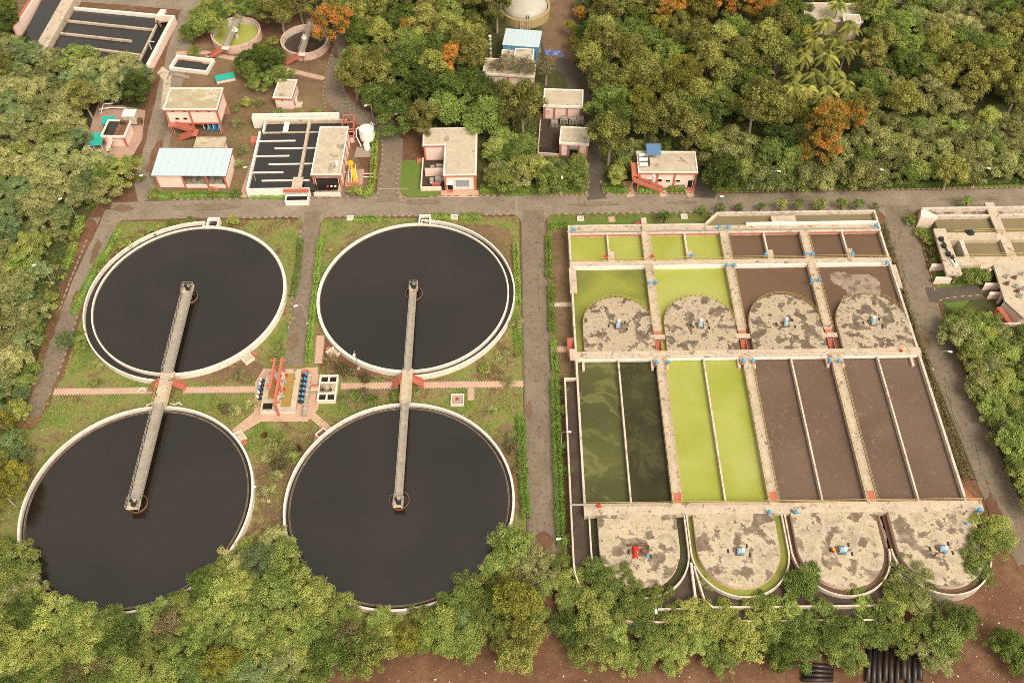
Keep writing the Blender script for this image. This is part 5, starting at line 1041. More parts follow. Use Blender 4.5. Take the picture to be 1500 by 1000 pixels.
for k in range(6): p = Q(24+k*7,38-k*10.6,zt*0.5); q = Q(23+k*7+1.2,38-k*10.6-1,zt*.5); MB().box(p[0]+.15,p[0]+.65,p[1]-.7,p[1]-.2,0,zt+1.0).build('pilaster','terracotta',t,local=False)
# small dosing house in the trees on the left
t,W,D = building('dosing_house','small pink house with an open roof tank among the trees at left',(147,199.5),(182,200.5),(154,175.5),3.4,edge='pink_wall',cols=(0.02,0.98)); MB().box(0.5,W*0.55,0.5,D-0.5,3.36,3.38).build('roof_water','water_grey',t); MB().box(W*0.57,W-0.3,0.3,D-0.3,3.3,3.75).build('roof_deck','rust',t); [MB().lathe((W*0.7+k*0.8,D*0.7,3.75),[(.3,0),(.25,.7),(.1,.9)],8).build('mixer','dark_metal',t) for k in range(2)]
stair_run(t,(W*0.5,-0.8,3.2),(1.2,-1.6,0.1),1.0,9,'dark_metal','pink_wall')
for k,(px,py,sx,sy,lb) in enumerate(((142,204,1.6,2.2,'teal awning sheet beside the dosing house stairs'),(158,176,1.6,1.3,'teal awning sheet behind the dosing house'))):
    p = at(px,py,2.4); tt = root('awning',(p[0],p[1],0),lb,'awning','teal awnings by the dosing house'); b = MB(); b.add([(-sx,-sy,2.2),(sx,-sy,2.4),(sx,sy,2.7),(-sx,sy,2.5),(0,0,2.3)],[(0,1,4),(1,2,4),(2,3,4),(3,0,4)]); b.build('sheet','teal_sheet',tt); [MB().box(x_*sx*.95-.06,x_*sx*.95+.06,y_*sy*.95-.06,y_*sy*.95+.06,0,2.25).build('post','white_paint',tt) for x_ in (-1,1) for y_ in (-1,1)]
p = xy(195,180); t = root('dosing_tank',(p[0],p[1],0),'cream box-shaped tank next to the dosing house roof','tank'); MB().box(-1.5,1.5,-1.2,1.2,0.5,3.0).build('body','cream_wall',t); MB().box(-1.6,1.6,-1.3,1.3,3.0,3.15).build('lid','white_paint',t); [MB().box(x_-.12,x_+.12,y_-.12,y_+.12,0,.5).build('leg','rust',t) for x_ in (-1.2,1.2) for y_ in (-.9,.9)]; MB().box(1.6,2.5,-1.0,0.4,0,1.4).build('side_box','rust',t)
p = xy(172,158); t = root('pipe_rack',(p[0],p[1],0),'white bent pipes and a dark drum behind the dosing house','pipework'); MB().tube([(-4,-1.5,.8),(-1,-0.8,.8),(2.5,-1.2,.8),(4,-2.2,.8)],.14,8).build('pipe','white_paint',t); MB().tube([(-3.6,-2.5,.1),(-3.0,-0.4,1.5),(-0.5,0,1.5)],.12,8).build('pipe','white_paint',t); MB().tube([(-1.4,1.2,.8),(0.8,1.4,.8)],.7,12).build('drum','dark_metal',t)
p = xy(132,224); t = root('tubular_rack',(p[0],p[1],0),'small white pipe frame on the pink paving by the trees','frame'); b = MB(); [b.tube([(x_,-.8,0),(x_,-.8,1.4),(x_,.8,1.4),(x_,.8,0)],.08,6) for x_ in (-1.2,0,1.2)]; b.tube([(-1.2,0,1.4),(1.2,0,1.4)],.08,6); b.build('tube','white_paint',t)

# ------------------------------------------------------------------ vegetation
ORD = 'first second third fourth fifth sixth seventh eighth ninth tenth eleventh twelfth thirteenth fourteenth fifteenth sixteenth seventeenth eighteenth nineteenth twentieth'.split()
TENS = {20:'twenty',30:'thirty',40:'forty',50:'fifty',60:'sixty'}
def ordinal(i):
    if i < 20: return ORD[i]
    n = i+1
    return (TENS[n//10*10]+'-'+ORD[n%10-1]) if n % 10 else TENS[n//10*10][:-1]+'ieth'
def leafmesh(name, C, Nn, Ls, Ws, tint, mat, rng, axis=None):
    """many small folded leaf faces in one mesh (C centres, Nn facing, Ls length, Ws width)"""
    n = len(C); Nn = Nn/np.linalg.norm(Nn,axis=1,keepdims=True)
    a = rng.normal(size=(n,3)) if axis is None else axis
    u = a-(a*Nn).sum(1,keepdims=True)*Nn; u /= (np.linalg.norm(u,axis=1,keepdims=True)+1e-9); v = np.cross(Nn,u)
    L_ = Ls[:,None]; W_ = Ws[:,None]
    V = np.stack([C-u*L_*0.5, C+v*W_*0.5-Nn*W_*0.15, C+u*L_*0.5-Nn*L_*0.12, C-v*W_*0.5-Nn*W_*0.15],1).reshape(-1,3)
    me = bpy.data.meshes.new(name); me.vertices.add(n*4); me.vertices.foreach_set('co',V.astype(np.float32).ravel())
    me.loops.add(n*4); me.loops.foreach_set('vertex_index',np.arange(n*4,dtype=np.int32)); me.polygons.add(n); me.polygons.foreach_set('loop_start',np.arange(0,n*4,4,dtype=np.int32))
    me.materials.append(MAT[mat]); at_ = me.attributes.new('tint','FLOAT','POINT'); at_.data.foreach_set('value',np.repeat(np.clip(tint,0,1),4).astype(np.float32))
    me.update(calc_edges=True); return me
def blob_leaves(rng, centres, radii, per, up=0.35, flat=0.75, shell=(0.45,1.2), tvar=0.20, tbase=None):
    Cs, Ns, Ts = [], [], []
    for i,(c,r) in enumerate(zip(centres,radii)):
        n = int(per*(r**2)); d = rng.normal(size=(n,3)); d[:,2] = np.abs(d[:,2])*0.9-0.35*rng.random(n); d /= np.linalg.norm(d,axis=1,keepdims=True)
        rad = r*rng.uniform(*shell,size=n)[:,None]*(1+0.12*np.sin(d[:,0:1]*7+i)*np.cos(d[:,1:2]*6+2*i))
        p = c+d*rad*np.array([1,1,flat]); Cs.append(p); Ns.append(d*0.9+np.array([0,0,up])+rng.normal(size=(n,3))*0.60)
        tb = (tbase[i] if tbase is not None else 0.5)+rng.normal()*0.10; Ts.append(tb+rng.normal(size=n)*tvar)
    return np.concatenate(Cs), np.concatenate(Ns), np.concatenate(Ts)
def make_tree(kind, seed):
    """returns (trunk mesh, crown mesh, radius, height) of a tree about its base"""
    rng = np.random.default_rng(seed); rr = random.Random(seed)
    K = dict(broad=((3.9,3.9,2.8),4.1,30,(1.0,1.65),150,(.22,.40),'leaf_green'), bright=((3.4,3.4,2.6),3.6,26,(0.9,1.45),165,(.22,.38),'leaf_bright'), dark=((3.7,3.7,3.0),4.0,34,(1.0,1.5),160,(.24,.40),'leaf_dark'),
             olive=((3.0,3.0,3.8),5.6,26,(0.9,1.4),150,(.22,.38),'leaf_olive'), yellow=((2.7,2.7,3.5),5.2,24,(0.8,1.3),160,(.22,.36),'leaf_yellow'), feather=((4.4,4.4,2.2),3.3,40,(0.8,1.35),150,(.34,.62),'leaf_feather'),
             bluish=((3.2,3.2,2.1),3.4,30,(0.7,1.2),170,(.28,.50),'leaf_bluish'), orange=((3.5,3.5,3.0),5.4,34,(0.7,1.25),165,(.20,.36),'leaf_orange'), dry=((2.9,2.9,2.5),5.0,22,(0.7,1.2),120,(.20,.34),'leaf_dry'),
             low=((3.1,3.1,2.3),2.7,26,(0.9,1.4),165,(.22,.38),'leaf_sage'), lowg=((3.0,3.0,2.4),2.7,26,(0.9,1.4),165,(.22,.38),'leaf_bright'), bush=((1.5,1.5,0.9),1.0,14,(0.45,0.75),330,(.16,.28),'leaf_bright'), scrub=((1.4,1.4,0.6),0.7,12,(0.4,0.7),300,(.18,.34),'leaf_feather'), dead=((1.3,1.3,0.6),0.7,12,(0.4,0.65),240,(.16,.30),'leaf_dry'), red=((1.2,1.2,0.6),0.7,10,(0.4,0.6),300,(.16,.28),'leaf_maroon'), sapling=((0.85,0.85,0.75),1.35,9,(0.35,0.55),420,(.14,.24),'leaf_green'))[kind]
    (rx,ry,rz_),cz,nc,cr,per,ls,mat = K
    if rx > 2: nc = int(nc*1.9); cr = (cr[0]*0.50,cr[1]*0.74); per = per*1.75; ls = (ls[0]*0.75,ls[1]*0.98)
    cs, rs, tb = [], [], []
    lob = [rr.uniform(0.60,1.25) for _ in range(7)]
    for i in range(nc):
        th = 2*math.pi*(i*0.618+rr.uniform(-.08,.08)); zz = 1-1.35*((i+0.5)/nc); zz = max(-0.4,min(1,zz+rr.uniform(-.12,.12))); h_ = math.sqrt(max(0,1-zz*zz)); k = rr.uniform(0.50,1.08)*lob[int((th%(2*math.pi))/(2*math.pi)*7)%7]
        cs.append(np.array([rx*h_*math.cos(th)*k, ry*h_*math.sin(th)*k, cz+rz_*zz*rr.uniform(0.7,1.0)])); rs.append(rr.uniform(*cr)); tb.append(rr.uniform(0.22,0.76))
    if kind == 'orange': tb = [rr.uniform(.2,.4) if rr.random()<0.42 else rr.uniform(.55,.8) for _ in cs]
    C, N_, T_ = blob_leaves(rng, cs, rs, per, tbase=tb, flat=0.8 if kind not in ('olive','yellow') else 1.1)
    if kind == 'dry': keep = rng.random(len(C)) < 0.55; C, N_, T_ = C[keep], N_[keep], T_[keep]
    n = len(C); L_ = rng.uniform(*ls,size=n); W_ = L_*rng.uniform(0.5,0.8,size=n); ax = None
    if kind in ('feather','bluish','scrub'):
        W_ = L_*rng.uniform(0.16,0.30,size=n); ax = C-np.array([0,0,cz]); ax = ax/np.linalg.norm(ax,axis=1,keepdims=True)+np.array([0,0,-0.45])+rng.normal(size=(n,3))*0.45
    crown = leafmesh('crown', C, N_, L_, W_, T_, mat, rng, ax)
    b = MB(); r0 = 0.055*rx+0.05; bend = (rr.uniform(-.3,.3)*rx*0.25, rr.uniform(-.3,.3)*rx*0.25)
    top = np.array([bend[0],bend[1],max(0.3,cz*0.55)]); b.tube([(0,0,-0.1),(bend[0]*0.5,bend[1]*0.5,top[2]*0.5),tuple(top)],[r0*1.25,r0,r0*0.8],7)
    for i in range(0,nc,max(1,nc//12)): c = cs[i]; md = top*0.5+c*0.5+np.array([0,0,0.15*rz_]); b.tube([tuple(top-np.array([0,0,0.2])),tuple(md),tuple(c)],[r0*0.55,r0*0.32,r0*0.12],5)
    return b.mesh('trunk','trunk_pale' if kind in ('olive','dry','yellow') else 'trunk'), crown, rx, cz+rz_
def make_palm(seed):
    rng = np.random.default_rng(seed); rr = random.Random(seed); H_ = rr.uniform(6.5,8.5); b = MB(); lean = (rr.uniform(-.6,.6),rr.uniform(-.6,.6))
    b.tube([(0,0,0),(lean[0]*.3,lean[1]*.3,H_*.5),(lean[0],lean[1],H_)],[0.26,0.19,0.16],8); tr = b.mesh('trunk','trunk_pale')
    Cs,Ns,Ax,Ls,Ts = [],[],[],[],[]; base = np.array([lean[0],lean[1],H_])
    for k in range(17):
        a = k*2.399+rr.uniform(-.2,.2); el = rr.uniform(0.05,1.15); ln = rr.uniform(3.3,4.3); d = np.array([math.cos(a),math.sin(a),0]); s = np.array([-d[1],d[0],0]); tb = rr.uniform(.15,.8)
        for j in range(26):
            f = (j+1)/26; p = base+d*ln*(f*math.cos(el)*0.9+0.1*f)+np.array([0,0,ln*(math.sin(el)*f-(0.75+0.25*el)*f*f)])
            tdir = d*math.cos(el)+np.array([0,0,math.sin(el)-1.6*f])
            for sg in (-1,1):
                ll = 0.95*math.sin(math.pi*min(1,0.12+f*0.86))**0.6; ax = s*sg+tdir*0.45+np.array([0,0,-0.45]); ax /= np.linalg.norm(ax); Cs.append(p+ax*ll*0.5); Ax.append(ax); Ns.append(np.array([0,0,1])+s*sg*0.5+rng.normal(size=3)*.12); Ls.append(ll); Ts.append(tb+rng.normal()*.08+0.12*f)
            Cs.append(p); Ax.append(tdir); Ns.append(np.array([0,0,1.])+rng.normal(size=3)*.1); Ls.append(ln/22); Ts.append(tb+.2)
    Ls = np.array(Ls); W_ = np.full(len(Ls),0.27); return tr, leafmesh('crown',np.array(Cs),np.array(Ns),Ls,W_,np.array(Ts),'leaf_palm',rng,np.array(Ax)), 3.0, H_+1
PROTO = {}
def proto(kind, i):
    k = (kind,i)
    if k not in PROTO: PROTO[k] = make_palm(900+i) if kind == 'palm' else make_tree(kind, sum(map(ord,kind))*13+i*101)
    return PROTO[k]
NV = dict(broad=5,bright=4,dark=4,olive=5,yellow=3,feather=5,bluish=3,orange=3,dry=2,low=4,lowg=3,bush=4,scrub=3,dead=2,red=1,sapling=3,palm=4)
CN = dict(broad='green broadleaf tree',bright='fresh green leafy tree',dark='dense dark green tree',olive='tall olive-green tree',yellow='yellowish-green tree',feather='pale feathery-leaved tree',bluish='grey-green feathery tree',orange='orange-flowering tree',dry='thin dry-leaved tree',low='low grey-green tree',lowg='low bright green tree',bush='bushy green shrub',scrub='low pale weedy shrub',dead='dry brownish shrub',red='dark red leafy shrub',sapling='young green sapling',palm='coconut palm')
NM = dict(palm='palm_tree',bush='shrub',scrub='shrub',dead='shrub',red='shrub',sapling='sapling')
PLACED = []                                     # (x, y, r)
PLANTS = []
VR = random.Random(77)
def plant(kind, x, y, s, region_, zs=1.0, z=0.0):
    tm, cm, r, h = proto(kind, VR.randrange(NV[kind])); PLACED.append((x,y,r*s)); PLANTS.append((kind,x,y,s,region_,zs,VR.uniform(0,6.283),tm,cm,z))
def plant_px(kind, px, py, s, region_, zs=1.0):
    if kind in ('orange','palm'): zs = 1.3 if kind == 'orange' else 1.15
    if region_ == F or 'below the aeration' in region_: zs *= 0.8
    h = proto(kind,0)[3]*s*zs*0.62; p = at(px,py,h)
    for cx_,cy_ in ((-70,0),(-22,0),(-70,-49),(-22,-49)):
        d = math.hypot(p[0]-cx_,p[1]-cy_); lim = 22.4+(proto(kind,0)[2]*s*.6 if kind in ('bush','scrub','dead','red','sapling') else .6)
        if d < lim: p = np.array([cx_+(p[0]-cx_)*lim/d, cy_+(p[1]-cy_)*lim/d, 0])
    plant(kind,p[0],p[1],s,region_,zs)
def wood(poly, kinds, sp, srange, region_, n=4000, seed=1, avoid=True):
    sp *= 1.10; srange = (srange[0]*1.1,srange[1]*1.15)
    rr = random.Random(seed); xs_ = [p[0] for p in poly]; ys_ = [p[1] for p in poly]; ks = list(kinds); wt = [kinds[k] for k in ks]
    for _ in range(n):
        px, py = rr.uniform(min(xs_),max(xs_)), rr.uniform(min(ys_),max(ys_))
        if not inpoly((px,py),poly): continue
        k = rr.choices(ks,wt)[0]; s = rr.uniform(*srange); _,_,r,h = proto(k,0); p = at(px,py,h*s*0.6); rad = r*s
        if 1255 < px < 1400 and py > 935 or 405 < px < 478 and 20 < py < 110 or 698 < px < 806 and 20 < py < 138 and k != 'dry' or inpoly((px,py),[(478,95),(500,150),(505,225),(600,225),(608,190),(560,165),(520,140),(512,95)]) or 772 < px < 872 and 118 < py < 240 or inpoly((px,py),[(1150,160),(1150,110),(1180,60),(1200,15),(1265,10),(1275,60),(1265,135),(1235,175)]): continue
        if any((p[0]-a)**2+(p[1]-b)**2 < ((rad+c)*sp)**2 for a,b,c in PLACED): continue
        if avoid and any(inpoly((p[0],p[1]),e) for e in EXCL): continue
        q_ = pix((p[0],p[1],h*s*0.6))
        if not (-25 < q_[0] < 1525 and -30 < q_[1] < 1030): continue
        VR.seed(int(px*31+py*17)); plant(k,p[0],p[1],s,region_,rr.uniform(0.85,1.15)*(.8 if region_ == F or 'below the aeration' in region_ else 1))
for cx_,cy_ in ((-70,0),(-22,0),(-70,-49),(-22,-49)): EXCL.append([(cx_+22.0*math.cos(k),cy_+22.0*math.sin(k)) for k in np.linspace(0,6.1,28)])
F = 'the foreground tree belt'
# trees picked out one by one
A = 'the wood above the main road'
for px,py,k,s in ((1212,182,'orange',1.35),(1248,172,'orange',1.0),(1205,218,'orange',1.1),(1262,150,'bright',1.15),(1150,205,'dark',1.1),(1172,165,'yellow',0.9),(1490,30,'yellow',1.0),(990,18,'orange',1.1),(1025,8,'orange',1.0),(1080,4,'orange',1.4),(1122,18,'orange',1.1),(1130,130,'yellow',0.8),(1305,150,'orange',0.5)): plant_px(k,px,py,s,A)
for px,py,s in ((1225,20,.9),(1245,42,1.0),(1208,48,1.0),(1190,70,1.05),(1222,72,1.0),(1252,70,.95),(1175,92,1.0),(1208,95,1.05),(1235,88,.95),(1165,115,1.0),(1192,118,1.05),(1222,112,1.0),(1180,140,1.0),(1210,138,1.0),(1160,142,.95),(1198,158,.9),(1236,128,.95)): plant_px('palm',px,py,s,'the palm grove')
B = 'the wood left of the gas house'
for px,py,k,s in ((484,38,'orange',1.45),(662,86,'orange',1.0),(596,44,'orange',.8),(398,12,'dark',1.1),(393,92,'dark',1.0),(300,35,'broad',1.15),(615,170,'dark',.7),(745,95,'dry',1.2),(770,100,'dry',1.1),(800,98,'dry',1.2),(725,100,'dry',.8),(752,160,'olive',.9),(850,20,'orange',.5),(836,40,'yellow',.6),(840,62,'orange',.4)): plant_px(k,px,py,s,B)
C_ = 'the scrub wood along the left edge'
for px,py,k,s in ((198,128,'dark',1.15),(177,250,'bright',1.2),(95,498,'bluish',.75)): plant_px(k,px,py,s,C_)
F = 'the foreground tree belt'
for px,py,k,s in ((297,815,'bright',.85),(755,880,'yellow',1.45),(770,930,'olive',1.0),(595,935,'yellow',.8),(735,790,'bright',1.1),(690,850,'bright',1.0),(330,785,'bright',.45),(420,785,'feather',.8),(380,820,'bluish',1.2),(1175,852,'broad',.85),(250,915,'dry',1.0),(320,965,'yellow',.95),(60,845,'feather',.9),(480,840,'bright',1.15),(510,865,'bright',.9),(170,880,'bright',.9),(115,890,'bright',.9),(755,960,'olive',.95),(75,838,'feather',.7),(48,870,'bright',.8),(160,872,'bright',.8),(120,905,'bright',.85),(215,888,'bright',.8),(258,868,'lowg',.9),(300,850,'dark',.8),(345,830,'feather',.8),(555,905,'bright',.7),(620,895,'lowg',.8),(655,870,'bright',.9),(455,825,'bright',.85),(500,840,'bright',.8),(700,815,'bright',.9)): plant_px(k,px,py,s,F)
for px,py,k,s in ((895,850,'bright',.95),(925,880,'bright',.9),(870,895,'bright',1.0),(960,870,'bright',.7),(1010,905,'bright',.9),(1050,915,'bright',.8),(985,925,'bright',.9),(1090,935,'bright',1.0),(865,945,'bright',1.0),(1340,850,'feather',.9),(1320,870,'bright',.8),(1440,800,'bright',1.05),(1455,775,'bright',.9),(1425,830,'bright',.8),(1300,900,'bright',.85),(1250,925,'bright',.9),(1215,935,'broad',.8),(1170,940,'broad',.9),(1385,935,'bright',1.0),(1350,925,'bright',.7),(1370,960,'feather',.8),(1120,905,'bright',.8),(1145,960,'dark',.8),(1030,850,'feather',.5),(1250,860,'bright',.6),(1480,945,'dark',.9),(1500,970,'bright',.9),(900,930,'bright',.8),(940,960,'bright',.75)): plant_px(k,px,py,s,'the trees below the aeration tank')
wood([(1140,215),(1270,190),(1520,165),(1520,252),(1160,262)],dict(low=4,lowg=1),0.52,(.8,1.05),A,3500,41)
wood([(838,15),(880,-20),(1180,-20),(1190,40),(1160,90),(1140,175),(1050,150),(1030,195),(935,185),(915,205),(890,205),(874,195),(862,110),(840,60)],dict(olive=5,broad=2,dark=1.5,yellow=.8),0.62,(1.0,1.35),A,6000,2)
wood([(1040,200),(1140,190),(1140,262),(1045,262)],dict(low=2,lowg=2,dark=1),0.62,(.85,1.15),A,2500,3)
wood([(1275,-20),(1290,20),(1340,30),(1400,40),(1460,20),(1520,30),(1560,250),(1160,265),(1170,215),(1270,130)],dict(olive=2.2,broad=4,low=1.5,dark=1,feather=.8),0.60,(1.0,1.3),A,8000,4)
wood([(935,205),(905,215),(888,250),(918,262),(926,225),(1020,208),(1020,216)],dict(lowg=2,low=1),0.52,(.6,.85),A,1500,42)
wood([(375,5),(500,-20),(735,-20),(730,50),(700,90),(712,120),(790,125),(795,200),(780,180),(702,180),(615,175),(590,195),(505,145),(510,60),(480,90),(470,80),(400,5)],dict(broad=3,dark=2,olive=2.5,bright=.6),0.60,(.95,1.3),B,7000,5)
wood([(724,200),(780,185),(800,236),(855,242),(852,264),(722,266)],dict(lowg=3,low=1.5,broad=1),0.54,(.75,1.0),B,3000,6)
wood([(800,-20),(860,-20),(845,30),(812,60),(808,30)],dict(broad=1,olive=1),0.6,(.9,1.2),B,400,61) if False else None
wood([(265,20),(330,0),(345,-10),(370,10),(330,22),(300,60),(262,75)],dict(broad=1,bright=1),0.55,(.7,.95),B,900,7)
wood([(355,75),(430,70),(420,110),(370,130)],dict(dark=1,broad=1),0.6,(.6,.9),B,600,71)
wood([(-30,60),(70,85),(130,80),(190,105),(215,115),(190,150),(140,160),(122,240),(178,240),(160,278),(105,300),(68,360),(45,470),(15,560),(-30,620)],dict(feather=8,bluish=2,bright=.8),0.52,(.8,1.1),C_,7000,8)
wood([(-30,90),(140,80),(200,110),(120,150),(-30,190)],dict(broad=3,olive=1,bright=1),0.55,(.8,1.1),C_,2500,81)
wood([(-30,560),(35,560),(25,640),(30,700),(-30,760)],dict(yellow=1,bluish=1,bright=1),0.6,(.55,.8),C_,900,82)
wood([(-30,20),(15,10),(5,60),(-30,80)],dict(olive=1,dark=1),0.6,(.9,1.1),C_,500,83)
wood([(1384,466),(1430,460),(1470,492),(1540,480),(1540,800),(1495,740),(1465,640),(1420,545)],dict(lowg=4,bright=1.5,low=1,feather=.5),0.50,(.7,.95),'the grove along the right edge',6000,9)
wood([(-30,800),(10,800),(45,870),(110,922),(210,905),(290,885),(360,800),(400,795),(440,850),(520,912),(640,912),(715,830),(760,780),(785,810),(800,900),(700,940),(560,950),(470,990),(470,1040),(-30,1040)],dict(bright=6,broad=1.5,lowg=2,feather=1.2,dry=.3,bluish=.5),0.47,(.7,1.0),F,9000,10,True)
wood([(820,840),(880,870),(930,900),(1060,915),(1200,905),(1290,900),(1330,880),(1420,870),(1410,960),(1300,960),(1080,965),(960,965),(830,960)],dict(bright=4,broad=1,feather=.6),0.58,(.6,.9),'the trees below the aeration tank',4000,11)
wood([(815,815),(845,830),(860,880),(835,900),(815,870)],dict(bright=1),0.6,(.5,.7),'the trees below the aeration tank',300,12)
wood([(838,15),(880,-20),(1520,-20),(1520,250),(1160,262),(1020,235),(935,215),(868,210)],dict(low=2,broad=1,lowg=.6),0.62,(.8,1.0),A,5000,51)
wood([(500,-20),(735,-20),(705,60),(700,140),(790,150),(790,200),(615,180),(505,145),(510,60)],dict(low=1.5,broad=1.5,lowg=.6),0.60,(.8,1.0),B,2000,52)
for px,py,k,s in ((850,872,'lowg',.8),(905,905,'lowg',.8),(948,893,'lowg',.75),(985,897,'lowg',.7),(1062,893,'lowg',.7),(1112,884,'lowg',.75),(1160,897,'lowg',.8),(1205,892,'lowg',.75),(1262,890,'lowg',.7),(1312,884,'lowg',.8),(1352,885,'low',.75),(872,832,'bright',.7),(1030,925,'lowg',.8),(1130,930,'lowg',.85),(965,940,'lowg',.8),(840,925,'lowg',.8),(1228,955,'lowg',.75),(1070,955,'lowg',.7)): plant_px(k,px,py,s,'the trees below the aeration tank')
# saplings and shrubs
SP = 'the row of saplings along the main road'
for px,py,s in ((974,318,1.5),(1028,308,1.2),(1055,304,1.1),(1082,304,1.1),(1114,303,1.0),(1144,300,1.5),(1169,300,1.4),(1202,300,1.6),(1234,299,1.3),(1256,299,1.3),(1282,302,.9),(1416,296,1.5)): plant_px('sapling',px,py,s,SP)
W1 = 'the weeds around the clarifiers'
rr = random.Random(21)
for k,px,py,s in (('bush',205,352,.8),('bush',195,367,1.1),('bush',225,340,.9),('bush',252,330,.9),('bush',280,325,.8),('bush',272,338,.6),('bush',342,322,.9),('scrub',218,372,.8),('bush',168,398,1.0),('bush',150,480,1.0),('bush',130,492,.9),('scrub',142,530,.8),('bush',118,508,.8),('scrub',350,548,.8),('scrub',368,592,1.2),('scrub',345,600,1.0),('bush',320,590,.8),('dead',330,600,.9),('scrub',400,650,1.2),('scrub',420,660,1.3),('dead',410,680,1.3),('red',433,657,.9),('red',388,637,.5),('bush',438,670,.8),('scrub',390,670,1.0),('bush',412,640,.9),('scrub',405,695,1.0),('scrub',380,720,1.0),('bush',520,580,1.0),('dead',530,578,1.2),('bush',545,585,.8),('scrub',500,585,.7),('dead',495,520,1.2),('dead',520,535,1.2),('dead',540,545,1.0),('dead',505,535,1.0),('bush',580,578,.9),('scrub',610,575,.9),('scrub',745,470,1.0),('scrub',735,520,1.0),('bush',710,540,.8),('scrub',750,640,1.1),('dead',740,660,1.2),('dead',752,690,1.1),('scrub',720,600,.9),('scrub',745,560,.9),('bush',830,570,.9),('bush',828,600,.8),('bush',838,690,.9),('bush',836,790,.8),('bush',828,655,.7),('bush',1480,380,.1),('bush',1410,405,1.4),('bush',1425,402,1.3),('bush',1440,405,1.2),('bush',1350,340,.9),('bush',1360,350,1.0),('dead',1368,368,1.2),('dead',1372,385,1.1),('bush',1335,322,.9),('bush',225,283,1.0),('bush',345,283,.9),('bush',255,284,.8),('bush',310,284,.8),('scrub',345,180,1.1),('scrub',355,220,1.0),('scrub',350,240,1.0),('scrub',345,160,1.0),('bush',360,150,1.0),('scrub',380,150,1.0),('bush',410,165,1.0),('bush',440,168,.9),('bush',465,165,.9),('scrub',370,118,1.3),('bush',285,75,1.1),('bush',400,60,1.0),('bush',520,278,1.1),('scrub',412,505,.8),('scrub',402,520,.9),('scrub',420,465,.7),('scrub',485,365,.6),('bush',140,560,.6),('scrub',225,560,.7)): 
    if s > .2: plant_px(k,px,py,s,W1)
for k,px,py,s in [('scrub',rr.uniform(20,380),rr.uniform(560,640),rr.uniform(.4,.7)) for _ in range(0)]: plant_px(k,px,py,s,W1)
R2 = 'the leftmost roadside'
for k,px,py,s in (('bush',60,455,1.2),('bush',50,480,1.3),('bush',75,435,1.0),('bush',115,335,1.0),('bush',108,345,.9),('dead',90,400,.9),('scrub',75,395,1.0),('bush',45,540,1.2),('bush',20,650,1.3),('scrub',15,600,1.3),('dead',110,300,1.0),('scrub',130,290,1.1),('bush',205,260,.8)): plant_px(k,px,py,s,R2)
# rows for the labels, then the objects
from collections import defaultdict
byreg = defaultdict(list)
for pt in PLANTS: byreg[pt[4]].append(pt)
ROWS = 'front second third fourth fifth sixth seventh eighth ninth tenth eleventh twelfth thirteenth fourteenth fifteenth'.split()
for reg, L_ in byreg.items():
    L_.sort(key=lambda t: t[2]); per = max(14,-(-len(L_)//14)) if len(L_) > 24 else 60; rg_ = reg[4:] if reg.startswith('the ') else reg
    rows_ = [L_[i:i+per] for i in range(0,len(L_),per)]
    for ri, row in enumerate(rows_):
        row.sort(key=lambda t: t[1])
        for ci,(kind,x,y,s,rg,zs,rot,tm,cm,z) in enumerate(row):
            where = f'{ordinal(ci)} from left in {ROWS[ri]} row, {rg_}' if len(rows_) > 1 else f'{ordinal(ci)} from left, {rg_}'
            e = root(NM.get(kind,{'low':'low_tree','lowg':'low_tree','feather':'feathery_tree','bluish':'feathery_tree','orange':'flowering_tree','olive':'tall_tree','yellow':'tall_tree','dry':'sparse_tree'}.get(kind,'broadleaf_tree')),(x,y,z),f'{CN[kind]}, {where}','palm' if kind=='palm' else 'sapling' if kind=='sapling' else 'shrub' if kind in ('bush','scrub','dead','red') else 'tree',f'plants of {rg}',rot)
            e.scale = (s,s,s*zs); link('stems' if kind in NM and kind!='palm' else 'trunk',tm,e); link('foliage' if kind in NM and kind!='palm' else 'crown',cm,e)
